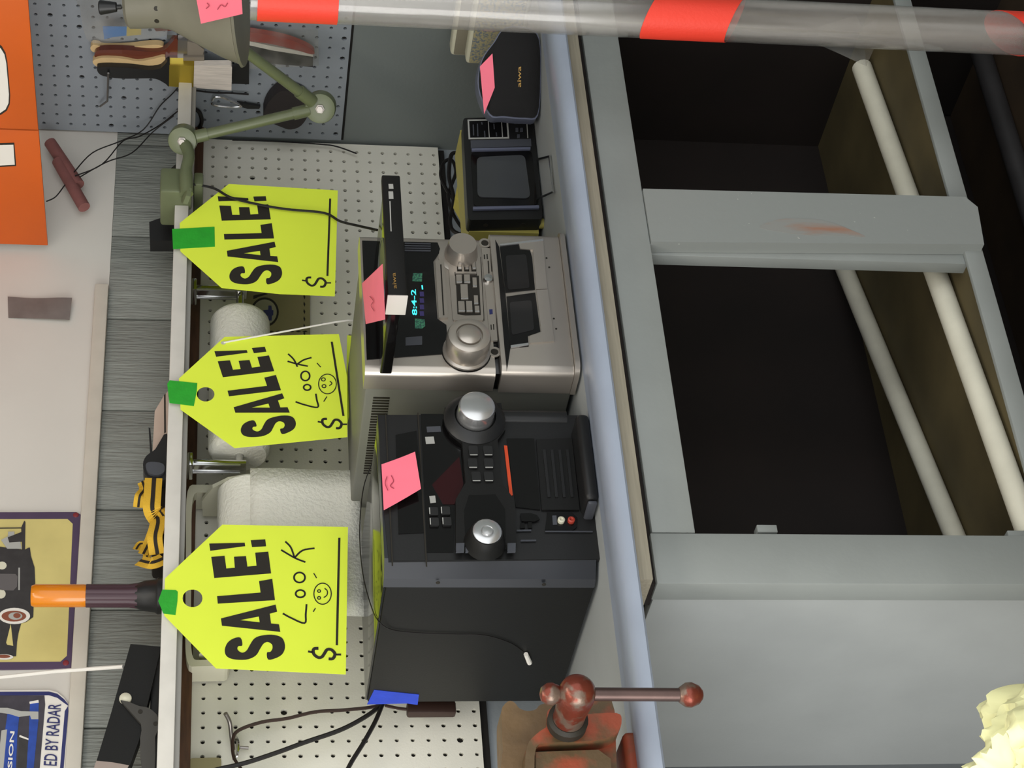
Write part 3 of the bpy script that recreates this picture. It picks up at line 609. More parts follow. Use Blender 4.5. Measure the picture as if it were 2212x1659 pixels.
# lower front foot scoop and side cheek
box('foot_scoop', (.135,-.535,.9005), (.285,-.455,.921), m_blackp, bs, bev=.008, seg=3)
box('scoop_edge', (.128,-.53,.903), (.1345,-.47,.917), m_charcoal, bs, bev=.003)
rounded('right_cheek', .298, .322, .925, 1.07, -.45, -.494, m_blackp, bs, rx=.009)
for (x, y) in ((.06,-.44),(.29,-.44),(.06,-.14),(.29,-.14)): lathe('foot', [(.012,0),(.012,.006)], (x,y,.8998), (0,0,1), m_blackp, bs, n=12)
for p in ((946,1258),(1175,1262)):
    q = at(*p, X=.0335); lathe('screw', [(.003,0),(.003,.0012)], q, (-1,0,0), m_ink, bs, n=10)
note('pink sticky note curling over the top edge of the black stereo', [at(824,1003,Y=-.499), at(896,979,Y=-.503), at(909,1059,Y=-.503), at(829,1102,Y=-.499)], .004, cdir=(0,-1,0), scrib=[[(836,1030),(832,1045),(838,1060)], [(845,1028),(850,1040),(843,1050),(851,1056)]], pl=dict(Y=-.5005))
tag(trace('blue_tape', [(808,1490),(905,1500),(902,1522),(880,1519),(793,1521)], m_blue, thick=.0006, lift=.0006, X=.0335), 'strip of blue masking tape at the rear of the black stereo', 'tape')
wire = [at(806,995,X=.372), at(785,1055,X=.33), at(777,1150,X=.24), at(784,1240,X=.15)]+[at(802,1310,Z=1.211), at(818,1342,X=.031)]+[at(x, y, X=.0315) for x, y in ((845,1360),(900,1367),(980,1370),(1045,1372),(1100,1388),(1130,1408))]
t = thing('antenna_wire', wire[-1], 'thin black wire looped over the black stereo with a white plug', 'wire')
tube('wire', wire, .0009, m_wire, t, n=5)
q = at(1136,1413,X=.029); tube('plug', [q, at(1144,1432,X=.029)], [.0035,.0045,.004], m_signw, t, n=8, sm=0)

# ------------------------------------------------------------------ cords at the left
def near(x, y, **pl):
    p = at(x, y, **pl); return p if p.x < 1.312 else at(x, y, X=1.312)
def cord(name, px, r, mat, label, cat='cord', n=6, **pl): return tag(tube(name, [near(x, y, **pl) for x, y in px], r, mat, n=n, sm=5), label, cat)
cord('brown_cable', [(830,1520),(800,1528),(740,1534),(680,1538),(620,1552),(565,1560),(515,1578),(503,1600),(505,1635),(520,1660),(530,1680)], .0028, m_brwire, 'dark brown cord rising from the black stereo to the peg hook', Y=-.035)
cord('black_cable', [(828,1520),(790,1548),(735,1577),(660,1603),(600,1625),(530,1648),(470,1662),(440,1672)], .0036, m_wire, 'thick black cord running left beneath the peg hook', Y=-.045)
cord('black_cable', [(826,1522),(810,1560),(785,1605),(760,1645),(742,1680)], .0036, m_wire, 'black cord dropping leftward beside the blue tape', Y=-.05)
t = thing('power_adapter', at(980,1530,Y=-.04), 'small brown cord adapter lying against the pegboard', 'adapter')
q = at(930,1532,Y=-.04); box('adapter_body', (q.x-.011,-.05,q.z-.04), (q.x+.011,-.03,q.z+.038), m_brwire, t, bev=.004)
tube('adapter_cord', [(q.x,-.04,q.z+.036), at(860,1530,Y=-.04), at(832,1524,Y=-.045)], .0026, m_brwire, t, n=6)
t = thing('peg_hook', at(505,1600,Y=-.01), 'bent chrome peg hook on the left pegboard', 'hook')
tube('hook_arm', [at(487,1541,Y=-.05), at(496,1560,Y=-.035), at(500,1590,Y=-.02), at(504,1620,Y=-.006)], .0035, m_steel, t, n=10)
tube('hook_stem', [at(512,1614,Y=-.012), at(537,1616,Y=-.012)], .0028, m_steel, t, n=8, sm=0)
tube('hook_loop', [at(508,1590,Y=-.012), at(514,1605,Y=-.02), at(512,1630,Y=-.02), at(505,1640,Y=-.01)], .003, m_chrome, t, n=8)
o = trace('card_tag', rrect([(409,1638),(478,1636),(478,1700),(408,1700)], .12), m_card, thick=.0012, Y=-.008); tag(o, 'blank tan card tucked under the shelf at the left', 'card')

# ------------------------------------------------------------------ portable television
YT = -.392; k3 = cr(900,0,2.962)
tv = thing('portable_television', (.9,-.3,.9), 'small black fronted portable television with yellowed casing', 'television')
bz = trace('front_bezel', rrect(k3([(295,755),(745,745),(808,1402),(328,1408)]), .05), m_blackp, tv, thick=.03, Y=YT)
p0 = at(*k3([(318,1412)])[0], Y=YT+.03); p1 = at(*k3([(800,770)])[0], Y=YT+.03)
V = []
for x0, x1, z0, z1, y in ((.783,1.018,.908,1.027,YT+.028), (.786,1.016,.908,1.03,-.30), (.81,.99,.912,1.0,-.20)): V += [(x0,y,z0),(x1,y,z0),(x1,y,z1),(x0,y,z1)]
Fc = [(0,1,2,3),(8,9,10,11)]+[(4*i+k, 4*i+(k+1) % 4, 4*i+4+(k+1) % 4, 4*i+4+k) for i in (0,1) for k in range(4)]
obj('casing', V, Fc, m_tvy, tv)
trace('mask', rrect(k3([(345,980),(735,968),(775,1318),(365,1325)]), .08), m_gloss, bz, thick=.006, lift=.002, Y=YT)
trace('screen', rrect(k3([(383,1015),(690,1000),(727,1278),(388,1270)]), .12), m_scr, bz, thick=.004, lift=.004, Y=YT)
trace('trim_strip', k3([(350,962),(725,953),(726,966),(351,975)]), m_spkb, bz, thick=.004, lift=.005, Y=YT)
trace('trim_strip', k3([(358,1335),(780,1326),(781,1342),(359,1352)]), m_spkb, bz, thick=.004, lift=.005, Y=YT)
cf = [k3([(325,768),(583,762),(592,888),(332,892)]), k3([(335,776),(573,771),(582,880),(342,884)])]
trace('control_frame', cf, m_pale, bz, thick=.001, lift=.0012, Y=YT)
trace('control_glass', cf[1], m_gloss, bz, thick=.0008, lift=.0008, Y=YT)
for x in (455,540): trace('dial_line', k3([(x,775),(x+5,775),(x+12,884),(x+7,884)]), m_pale, bz, thick=.0004, lift=.0014, Y=YT)
for x, y0, y1 in ((358,800,870),(385,795,875),(412,785,800),(430,840,880),(490,795,830),(505,850,875)): trace('dial_mark', k3([(x,y0),(x+7,y0),(x+10,y1),(x+3,y1)]), m_charcoal, bz, thick=.0004, lift=.0014, Y=YT)
for x, y in ((630,785),(655,785),(685,785),(640,835),(670,835),(650,875)): trace('button', k3([(x-8,y-9),(x+9,y-9),(x+9,y+9),(x-8,y+9)]), m_charcoal, bz, thick=.004, lift=.003, Y=YT)
trace('button_line', k3([(702,790),(708,790),(714,885),(708,885)]), m_pale, bz, thick=.0004, lift=.001, Y=YT)
trace('lower_panel', k3([(345,902),(730,893),(734,940),(346,952)]), m_charcoal, bz, thick=.003, lift=.002, Y=YT)
tube('wire_stand', [at(1160,430,Y=YT), at(1196,414,Z=.904), at(1187,338,Z=.904), at(1160,345,Y=YT)], .0022, m_chrome, tv, n=8, sm=0)
for x, y in ((.80,-.37),(1.0,-.37),(.82,-.23),(.98,-.23)): lathe('foot', [(.009,0),(.009,.014)], (x,y,.8998), (0,0,1), m_tvy, tv, n=10)
for p in ((1049,487),(1130,486)):
    q = at(*p, X=.783); lathe('screw_hole', [(.004,0),(.004,.0008)], (.7835,q.y,q.z), (-1,0,0), m_ink, tv, n=10)
# cords behind television
tag(tube('coiled_cord', [at(x, y, Y=-.12) for x, y in ((1000,470),(985,440),(965,410),(952,380),(958,352),(975,345),(985,370),(975,400),(968,425),(978,460),(1000,495),(1020,510),(1052,512))], .0035, m_wire, n=6), 'black cord looped behind the portable television', 'cord')
tag(tube('coiled_cord', [at(x, y, Y=-.14) for x, y in ((990,330),(975,335),(970,380),(980,430),(972,480),(990,505),(1050,508))], .004, m_wire, n=6), 'thick black cord hanging between television and pegboard', 'cord')
tag(trace('paper_bag', [(992,380),(1010,360),(1012,478),(983,425)], M('yellow_paper', (190,178,88), .7), thick=.03, Y=-.25), 'folded yellow paper packet wedged behind the television', 'packet')

# ------------------------------------------------------------------ black speaker
t = thing('speaker', (1.06,-.42,.9), 'rounded black satellite speaker with a pink note beside the television', 'speaker')
def rsolid(name, pts, ex, ey, o, depth, mat, parent, bul=.01):
    pass
ps = k3([(470,728),(400,560),(420,390),(500,270),(565,185),(700,182),(780,250),(790,500),(772,730),(690,752),(560,742)])
SN = Vector((-.508,-.862,0)); SO = Vector((1.03,-.483,.905))
def spk(x, y, off=0.):
    d = DIR + RT*((1659-y-829.5)/F) - UP*((x-1106)/F); return CAM + d*((SO+SN*off-CAM).dot(SN)/d.dot(SN))
ex0 = [spk(x, y) for x, y in sm2(ps, 4)]
c0 = sum(ex0, Vector())/len(ex0); n = len(ex0)
V = [c0+(p-c0)*.55+SN*.008 for p in ex0]+[c0+(p-c0)*.86+SN*.006 for p in ex0]+[p for p in ex0]
Fc = [list(range(n))]+[(i*n+k, i*n+(k+1) % n, (i+1)*n+(k+1) % n, (i+1)*n+k) for i in (0,1) for k in range(n)]+[list(range(2*n, 3*n))]
obj('grille', V, Fc, m_spk, t, smooth=True)
V = [c0+(p-c0)*1.03-SN*.002 for p in ex0]+[c0+(p-c0)*1.05-SN*.03 for p in ex0]+[c0+(p-c0)*.72-SN*.1 for p in ex0]
for v in V: v.z = max(v.z, .9005)
Fc = [list(range(n))]+[(i*n+k, i*n+(k+1) % n, (i+1)*n+(k+1) % n, (i+1)*n+k) for i in (0,1) for k in range(n)]+[list(range(2*n, 3*n))]
obj('cabinet', V, Fc, m_spkb, t, smooth=True)
bl, br, tl = (spk(*k3([p])[0], .009) for p in ((668,558),(668,425),(645,558)))
text('lettering', 'aiwa', bl, br-bl, tl-bl, m_gold, t, bold=.01)
note('pink sticky note on the rounded black speaker', [spk(*k3([p])[0], .0095) for p in ((405,425),(485,342),(500,560),(432,730))], 0)
# beige radios at the far corner
for xx, px4, lab in ((1.22, [(1005,-20),(1005,140)], 'cream framed tweed grille radio, front one behind the clear tube'), (1.26, [(972,-20),(972,122)], 'cream framed tweed grille radio partly hidden behind another')):
    P = [at(x, y, X=xx) for x, y in px4]; y0 = P[0].y; y1 = P[1].y; z1 = P[1].z
    t = thing('table_radio', (xx+.017, (y0+y1)/2, .9), lab, 'radio')
    box('case', (xx,y0,.9005), (xx+.034,y1,z1), m_cream, t, bev=.008, seg=3); box('grille', (xx-.002,y0+.006,.908), (xx+.004,y1-.006,z1-.006), m_grille if xx < 1.24 else M('radio_back_board', (130,124,108), .7), t, bev=.003)

# ------------------------------------------------------------------ bench vise
t = thing('bench_vise', (-.27,-.6,.9), 'worn orange bench vise with a ball ended handle', 'vise')
YV = -.655
trace('rear_jaw', sm2([(1084,1540),(1088,1524),(1100,1514),(1112,1518),(1122,1530),(1140,1536),(1158,1532),(1168,1522),(1200,1518),(1240,1530),(1250,1700),(1092,1720),(1086,1620)], 3), m_vised, t, thick=.05, Y=YV)
trace('body_block', rrect([(1215,1512),(1318,1510),(1327,1540),(1333,1720),(1180,1720),(1180,1540)], .1), m_vise, t, thick=.11, lift=.004, Y=YV)
trace('sliding_jaw', sm2([(1128,1700),(1130,1640),(1150,1612),(1180,1592),(1215,1572),(1262,1568),(1322,1566),(1333,1580),(1326,1606),(1300,1620),(1250,1627),(1180,1630),(1150,1640),(1145,1700)], 3), m_vise, t, thick=.05, lift=.032, Y=YV)
trace('lower_slide', [(1150,1645),(1285,1640),(1312,1660),(1312,1730),(1150,1730)], m_vise, t, thick=.05, lift=.026, Y=YV)
trace('jaw_slot', [(1150,1632),(1280,1630),(1300,1640),(1150,1646)], m_ink, t, thick=.03, lift=.012, Y=YV)
q = at(1346,1578,Y=-.625); box('swivel_base', (q.x-.15,-.625,.9012), (q.x,-.50,.93), m_vise, t, bev=.008, seg=3)
hc = at(1246,1498,Y=-.775)
lathe('screw_head', [(.0195,-.075),(.0195,-.045),(.021,-.03),(.0225,-.012),(.0228,.0),(.021,.010),(.016,.018),(.008,.022),(.001,.023)], hc, (0,-1,0), m_copper, t, n=28)
lathe('screw_collar', [(.025,-.078),(.025,-.066),(.0205,-.062)], hc, (0,-1,0), m_ink, t, n=24)
yh = hc.y+.002
ht = at(1190,1499,Y=yh); hb = at(1490,1501,Y=yh)
h = tube('handle', [(ht.x,yh,ht.z), (hb.x,yh,hb.z)], .0082, M('brown_steel', (98,80,76), .35, metal=.75, var=.15, scale=30), t, n=14, sm=0)
for q, r in ((ht,.0138),(hb,.0155)): lathe('handle_ball', [(.006,-r),(r*.75,-r*.7),(r,-.1*r),(r*.95,.35*r),(r*.6,.85*r),(.001,r)], (q.x,yh,q.z), (0,0,1), m_copper, h, n=20)

# ------------------------------------------------------------------ crumpled bag at the lower left
V = []; Fc = []; nu, nv = 120, 84; c0 = Vector((-.50,-.93,.0))
for j in range(nv+1):
    ph = math.pi*j/nv
    for i in range(nu):
        th = 2*math.pi*i/nu; d = Vector((math.sin(ph)*math.cos(th), math.sin(ph)*math.sin(th), math.cos(ph)))
        rr = 1+.14*noise.noise(d*3.1)+.16*(.4-abs(noise.noise(d*4.6+Vector((3,1,2)))))+.06*(.4-abs(noise.noise(d*10)))
        V.append(c0+Vector((d.x*.165*rr, d.y*.165*rr, max(.001, .31+d.z*.275*rr))))
for j in range(nv):
    for i in range(nu): Fc.append((j*nu+i, j*nu+(i+1) % nu, (j+1)*nu+(i+1) % nu, (j+1)*nu+i))
tag(obj('plastic_bag', V, Fc, m_bag, smooth=True), 'crumpled pale yellow plastic bag standing before the bench end', 'bag')

# ------------------------------------------------------------------ clear tube with red tape
tx, ty, tr_ = .797, -.85, .0335
t = thing('clear_tube', (tx,ty,0), 'tall clear plastic tube banded with red tape', 'tube')
lathe('tube_wall', [(tr_,0),(tr_,1.405),(tr_-.002,1.405),(tr_-.002,0)], (tx,ty,0), (0,0,1), m_plastic, t, n=40)
for xa_, xb_, sl in ((556,730,0.),(1405,1585,-.02),(2165,2300,.03)):
    z1 = at(xa_,30,Y=ty).z; z0 = at(xb_,30,Y=ty).z; n = 36; V = []; R = tr_+.0009
    for zz, s in ((z0,1),(z1,1)):
        for k in range(n): a = 2*math.pi*k/n; V.append((tx+R*math.cos(a), ty+R*math.sin(a), zz+sl*math.cos(a)))
    for zz in (z0, z1):
        for k in range(n): a = 2*math.pi*k/n; V.append((tx+(R-.0006)*math.cos(a), ty+(R-.0006)*math.sin(a), zz+sl*math.cos(a)))
    Fc = [(k, (k+1) % n, n+(k+1) % n, n+k) for k in range(n)]+[(2*n+k, 2*n+(k+1) % n, 3*n+(k+1) % n, 3*n+k) for k in range(n)]+[(k, (k+1) % n, 2*n+(k+1) % n, 2*n+k) for k in range(n)]+[(n+k, n+(k+1) % n, 3*n+(k+1) % n, 3*n+k) for k in range(n)]
    obj('tape_band', V, Fc, m_red, t, smooth=True)
t = thing('plastic_wrap', at(1800,110,Y=-.79), 'corner of clear plastic wrap showing behind the tube', 'wrap')
sheet('wrap_fold', at(1720,75,Y=-.79), at(1872,142,Y=-.79), at(1862,60,Y=-.79), at(1850,30,Y=-.80), m_film, t, wav=.004)
sheet('wrap_fold', at(1872,142,Y=-.79), at(1892,92,Y=-.775), at(1895,40,Y=-.77), at(1862,60,Y=-.79), m_film, t, wav=.003)

# ------------------------------------------------------------------ jointed lamp
lp = thing('jointed_lamp', (1.0,-.19,1.495), 'olive green jointed arm lamp clamped to the shelf edge', 'lamp')
J1 = at(395,302,Y=-.245); EL = at(692,232,X=1.13); HD = at(440,42,X=1.15)
box('clamp_body', (at(380,432,Y=-.21).x,-.232,1.490), (at(380,380,Y=-.21).x,-.14,1.545), m_lampg, lp, bev=.005)
box('clamp_jaw', (1.005,-.215,1.470), (1.035,-.13,1.487), m_lampg, lp, bev=.004)
P1 = at(398,415,Y=-.245)
tube('upright', [(P1.x,-.24,P1.z-.004), at(402,370,Y=-.248), at(408,335,Y=-.248), J1], [.012,.0105,.0105,.013], m_lampg, lp, n=14)
lathe('pivot_nut', [(.017,0),(.017,.008),(.013,.01)], (P1.x,-.235,P1.z-.008), (.05,-.3,.95), m_lampg, lp, n=6)
def joint(c, nm='arm_joint', r=.026):
    ax = Vector((-.83,-.55,.1)).normalized()
    o = lathe(nm, [(r*.8,-.022),(r,-.017),(r,.006),(r*.94,.011),(r*.7,.0125),(r*.3,.0125)], c, ax, m_lampg, lp, n=32)
    lathe('joint_bolt', [(.0085,.012),(.0085,.015),(.0055,.0155),(.0055,.019)], c, ax, m_steel, o, n=6); return o
joint(J1); joint(EL, r=.028)
d = (EL-J1).normalized(); tube('lower_arm', [J1+d*.022, EL-d*.022], .0098, m_lampg, lp, n=14, sm=0); tube('arm_sleeve', [J1+d*.02, J1+d*.045], .0118, m_lampg, lp, n=14, sm=0); tube('arm_sleeve', [EL-d*.05, EL-d*.02], .0118, m_lampg, lp, n=14, sm=0)
AE = at(500,88,X=1.13)
d = (AE-EL).normalized(); tube('upper_arm', [EL+d*.022, AE+d*.07], .0098, m_lampg, lp, n=14, sm=0); tube('arm_sleeve', [EL+d*.02, EL+d*.055], .0122, m_lampg, lp, n=14, sm=0)
hb_ = at(521,2,X=1.10); axs = (at(300,8,X=1.11)-hb_).normalized()
LZ = lambda x: (at(x,5,X=1.10)-hb_).dot(axs)
shd = lathe('lamp_shade', [(.108,0),(.110,.004),(.105,.006),(.092,.036),(.045,LZ(365)),(.041,LZ(340)),(.041,LZ(275)),(.036,LZ(268)),(.001,LZ(268))], hb_, axs, m_shade, lp, n=48)
sk = at(262,15,X=1.08); lathe('switch_knob', [(.004,0),(.004,.007),(.008,.008),(.0125,.034),(.011,.036),(.001,.036)], sk, axs, m_blackp, lp, n=16)
for p, off in (((338,18), .012), ((339,44), .030)):
    tc_ = (CAM-hb_); tc_.z = 0; tc_.normalize(); lat = Vector((-.8,.6,0)); dep = math.sqrt(.0412**2-off**2)
    A = hb_+axs*LZ(338); P0 = A+tc_*dep; d = DIR + RT*((1659-p[1]-829.5)/F) - UP*((p[0]-1106)/F); q = CAM+d*((P0-CAM).dot(tc_)/d.dot(tc_))
    nn = (q-A); nn -= axs*nn.dot(axs); nn.normalize(); q = A+axs*((q-A).dot(axs))+nn*.0406
    lathe('vent_hole', [(.0042,0),(.0042,.0012)], q, nn, m_ink, shd, n=12)
# cord of the lamp
tag(tube('lamp_cord', [at(405,398,Y=-.215), at(432,400,Y=-.21), at(465,408,Y=-.209), at(500,427,Y=-.2085), at(560,442,Y=-.2085), at(620,452,Y=-.2085), at(700,460,Y=-.209), at(735,478,Y=-.212), at(775,488,Y=-.22), at(815,497,Y=-.24)], .0025, m_wire, n=6), 'black lamp cord crossing the right hand sale tag', 'cord')
note('pink sticky note stuck to the lamp shade', [at(420,-25,X=1.0), at(434,51,X=1.0), at(524,30,X=1.0), at(520,-30,X=1.0)], 0, scrib=[[(445,18),(452,12),(447,6)], [(470,20),(478,10),(486,14),(492,6)]], pl=dict(X=.998))

# ------------------------------------------------------------------ brushes and tools on the side wall
XB = 1.296
c4 = cr(170,0,5.978)
def brush(label, handle, ferr, bris, mh, mf, mb, X=XB, th=.016, hook=None):
    q = at(*c4([bris[0]])[0], X=X); t = thing('paint_brush', q, label, 'brush')
    trace('handle', sm2(c4(handle), 3), mh, t, thick=th*.8, lift=-th*.1, X=X)
    if ferr: trace('ferrule', c4(ferr), mf, t, thick=th, X=X)
    trace('bristles', c4(bris), mb, t, thick=th*.85, lift=-th*.07, X=X)
brush('broad paint brush with black handle, brass ferrule and white bristles', [(235,905),(270,880),(420,875),(700,890),(900,915),(1060,890),(1170,800),(1172,1110),(1120,1090),(1020,1035),(900,1020),(620,1025),(420,1010),(280,975)], [(1170,845),(1490,850),(1480,1140),(1165,1115)], [(1490,852),(1965,850),(1980,880),(1972,1175),(1480,1140)], m_blackp, m_brass, m_bris, X=1.276)
brush('paint brush with pale wooden handle above the black one', [(180,800),(300,755),(560,765),(760,800),(960,770),(1110,740),(1120,850),(1000,910),(860,905),(640,860),(360,850),(240,870)], [(1120,745),(1350,750),(1350,800),(1120,800)], [(1350,745),(1620,745),(1620,830),(1350,835)], m_wood, m_chrome, M('grey_bristles', (120,112,100), .8), X=1.288)
brush('paint brush with glossy brown handle and tin ferrule', [(205,710),(260,660),(480,650),(700,660),(960,680),(1110,650),(1200,560),(1250,510),(1280,540),(1275,720),(1120,730),(960,790),(840,795),(640,770),(400,745),(230,755)], [(1280,520),(1400,525),(1400,725),(1275,725)], [(1400,540),(1520,570),(1620,650),(1600,720),(1400,735)], m_brownh, m_steel, M('grey_bristles', (120,112,100), .8), X=1.294)
brush('paint brush with tan handle partly hidden by the brown one', [(150,640),(180,590),(250,595),(330,625),(640,620),(900,590),(1040,590),(1100,620),(1040,660),(800,650),(400,650),(220,690)], [(1140,450),(1310,455),(1380,480),(1310,500),(1140,500)], [(1380,450),(1500,470),(1500,520),(1380,510)], m_wood, m_chrome, M('dark_bristles', (60,48,40), .8), X=1.304)
o = trace('putty_blade', c4([(1960,870),(2200,800),(2200,1090),(1985,1080)]), m_blackp, thick=.006, X=1.29); tag(o, 'black flat blade hanging behind the white bristles', 'tool')
t = thing('brush_package', at(300,80,X=1.30), 'clear plastic package with blue and yellow label behind the lamp', 'package')
trace('package_film', sm2(c4([(30,-60),(20,120),(100,500),(300,560),(700,520),(1050,480),(1150,380),(1000,-60)]), 3), m_film, t, thick=.0006, X=1.285)
trace('package_label', c4([(310,340),(620,345),(610,460),(440,480),(330,510)]), m_blabel, t, thick=.0006, X=1.29); trace('package_label', c4([(622,345),(810,345),(805,450),(622,465)]), m_ylabel, t, thick=.0006, X=1.29)
trace('package_stick', c4([(960,350),(1220,370),(1200,395),(1000,405)]), m_brownh, t, thick=.006, X=1.295)
cz = cr(360,0,3.95)
t = thing('scraper_package', at(680,100,X=1.31), 'red and black scraper in clear packaging on the side wall', 'package')
trace('red_handle', sm2(cz([(640,270),(820,290),(1020,330),(1180,390),(1255,440),(1240,465),(1080,420),(860,370),(650,340)]), 3), M('scraper_red', (150,60,52), .4), t, thick=.012, X=1.30)
trace('white_edge', cz([(700,350),(900,395),(1250,455),(1248,485),(900,430),(700,385)]), m_signw, t, thick=.010, X=1.302)
trace('black_handle', cz([(680,380),(900,432),(1248,490),(1248,572),(900,545),(690,470)]), m_blackp, t, thick=.012, X=1.302)
trace('package_film', cz([(600,240),(1290,258),(1300,560),(700,590)]), m_film, t, thick=.0006, X=1.297)
o = trace('leather_pouch', sm2(cz([(985,775),(1100,800),(1200,860),(1215,960),(1150,1070),(1060,1105),(980,1085),(840,1020),(830,960),(880,860)]), 3), M('black_leather', (40,34,34), .6, bump=.3), thick=.03, X=1.29); tag(o, 'small black pouch hanging behind the lamp elbow', 'pouch')
t = thing('key_clip', at(500,222,X=1.31), 'chrome clip with black tab on the side pegboard', 'clip')
tube('clip_ring', [at(*p, X=1.312) for p in cz([(390,860),(410,830),(480,835),(600,880),(640,905),(560,915),(440,905),(390,890),(385,870)])], .0022, m_chrome, t, n=6)
trace('clip_tab', cz([(600,880),(680,890),(800,910),(790,930),(690,930),(610,905)]), m_blackp, t, thick=.006, X=1.312)
t = thing('wire_hook', at(232,200,X=1.31), 'grey wire hook projecting from the side pegboard', 'hook')
tube('hook_wire', [at(234,158,X=1.27), at(233,190,X=1.285), at(232,218,X=1.30), at(216,230,X=1.31)], .002, m_steel, t, n=8, sm=0)
tag(tube('black_cable', [at(*p, X=1.315) for p in cz([(230,770),(400,790),(560,795),(700,805)])], .002, m_wire, n=6), 'short black cable lying along the side pegboard below the brushes', 'cable')
tag(tube('black_cable', [at(*p, X=1.318) for p in cz([(235,930),(280,960),(300,1040),(265,1120),(240,1180)])], .004, m_wire, n=6), 'black cable bending down behind the shelf end', 'cable')
tag(tube('black_cable', [at(*p, Y=-.012) for p in cz([(560,1195),(900,1205),(1300,1230),(1450,1250),(1620,1310)])], .0016, m_wire, n=6), 'thin black cable along the corner above the right sale tag', 'cable')

# ------------------------------------------------------------------ things on the wall above the shelf
XO = 1.02
for (ya, yb_, xo), lab, nm in (((530,283,XO), 'orange sign board nearer the back wall with a small white square', 'B'), ((281,-20,XO-.004), 'orange sign board farther from the wall with a rounded white panel', 'A')):
    p0 = at(92,ya,X=xo); p1 = at(75,yb_,X=xo); t = thing('orange_sign', (xo,(p0.y+p1.y)/2,1.75), lab, 'sign')
    box('board', (xo,p1.y,1.750), (xo+.006,min(p0.y,-.019),2.1), m_orangeb, t, bev=.001)
    if nm == 'A': q = rrect([(-120,88),(12,88),(26,250),(-120,250)], .28); q2 = rrect([(-120,93),(10,93),(23,246),(-120,246)], .28)
    else: q = [(-60,311),(31,308),(35,358),(-60,364)]; q2 = [(-56,314),(29,312),(32,355),(-56,360)]
    trace('panel_outline', q, m_ink, t, thick=.0005, lift=.0006, X=xo); trace('panel_face', q2, m_signw, t, thick=.0005, lift=.001, X=xo)
for pts, lab in ((((108,308),(170,400)), 'upper red brown paper stick of the wired pair on the wall'), (((125,348),(182,448)), 'lower red brown paper stick of the wired pair on the wall')):
    a, b = at(*pts[0], Y=-.03), at(*pts[1], Y=-.03); d = (b-a)
    tag(tube('paper_stick', [a, a+d*.5, b], .0115, m_dyn, n=14, sm=0), lab, 'stick')
for k, (p, lab) in enumerate((([(160,372),(200,330),(260,305),(310,280),(345,230),(370,205),(384,190)], 'upper black wire from the paper sticks to the shelf end'), ([(162,380),(220,355),(265,305),(300,295),(345,270),(384,240)], 'middle black wire from the paper sticks to the shelf end'), ([(168,385),(230,350),(285,330),(330,285),(375,250)], 'lowest black wire from the paper sticks to the shelf end'), ([(100,435),(120,425),(140,400),(155,385)], 'short black wire hanging below the paper sticks'))):
    cord('thin_wire', p, .0013, m_wire, lab, 'wire', n=5, Y=-.05+.006*k)
t = sheet('duct_tape', at(17,642,Y=-.006), at(18,686,Y=-.006), at(150,690,Y=-.012), at(156,645,Y=-.012), m_gtape, nu=4, nv=14, wav=.006); tag(t, 'grey duct tape strip stuck to the white wall', 'tape')
# vintage car tin sign
YS = -.008; kc_ = cr(0,1090,4.485)
t = thing('car_tin_sign', at(165,1275,Y=YS), 'tin sign of a black vintage car on yellow with purple border', 'sign')
out = [(-420,75),(740,72),(780,95),(792,140),(705,1560),(685,1585),(-420,1600)]; inn = [(-420,140),(655,138),(705,185),(648,1465),(585,1522),(-420,1530)]
trace('sign_plate', [kc_(out), kc_(inn)], m_purple, t, thick=.0036, lift=.0, Y=YS); trace('sign_field', kc_(inn), m_tan, t, thick=.003, lift=-.0006, Y=YS)
trace('car_body', kc_([(-420,440),(0,410),(240,440),(272,420),(290,418),(300,500),(335,610),(342,780),(325,1000),(322,1090),(250,1140),(205,1150),(180,1240),(165,1330),(155,1470),(-420,1490)]), m_carb, t, thick=.0005, lift=.0006, Y=YS)
trace('car_window', kc_([(60,1340),(105,1160),(128,1370),(70,1360)]), m_tan, t, thick=.0005, lift=.0009, Y=YS)
trace('car_pillar', kc_([(205,225),(235,158),(246,170),(242,440),(215,440)]), m_carb, t, thick=.0005, lift=.0006, Y=YS); trace('car_pillar', kc_([(-100,225),(210,222),(210,232),(-100,235)]), m_carb, t, thick=.0005, lift=.0006, Y=YS)
for c in ([(80,265),(140,262),(140,318),(75,320)], [(10,345),(95,300),(190,330),(210,430),(70,430)]): trace('truck_part', kc_(c), m_pale, t, thick=.0005, lift=.0008, Y=YS)
trace('truck_part', kc_([(75,320),(215,265),(230,360),(90,370)]), m_carb, t, thick=.0005, lift=.0009, Y=YS)
trace('headlight', kc_(ell(20,593,45,38,14)), m_cream, t, thick=.0005, lift=.0012, Y=YS); trace('headlight', kc_(ell(8,868,48,45,14)), m_cream, t, thick=.0005, lift=.0012, Y=YS)
trace('radiator', kc_([(-100,672),(150,675),(170,700),(165,800),(130,835),(-100,830)]), M('sign_radiator', (92,88,88), .5), t, thick=.0005, lift=.0012, Y=YS); trace('bumper', kc_([(178,615),(194,615),(192,830),(178,830)]), m_pale, t, thick=.0005, lift=.0012, Y=YS)
trace('tyre', kc_(ell(140,1082,152,78,24)), m_signw, t, thick=.0005, lift=.0012, Y=YS); trace('wheel_rim', kc_(ell(135,1085,120,52,24)), m_rust, t, thick=.0005, lift=.0016, Y=YS); trace('hubcap', kc_(ell(150,1085,68,36,18)), m_pale, t, thick=.0005, lift=.002, Y=YS); trace('hub_centre', kc_(ell(165,1082,36,24,14)), m_rust, t, thick=.0005, lift=.0024, Y=YS)
trace('tyre', kc_(ell(40,1480,90,26,18)), m_signw, t, thick=.0005, lift=.0012, Y=YS); trace('wheel_rim', kc_(ell(35,1475,66,16,18)), m_rust, t, thick=.0005, lift=.0016, Y=YS)
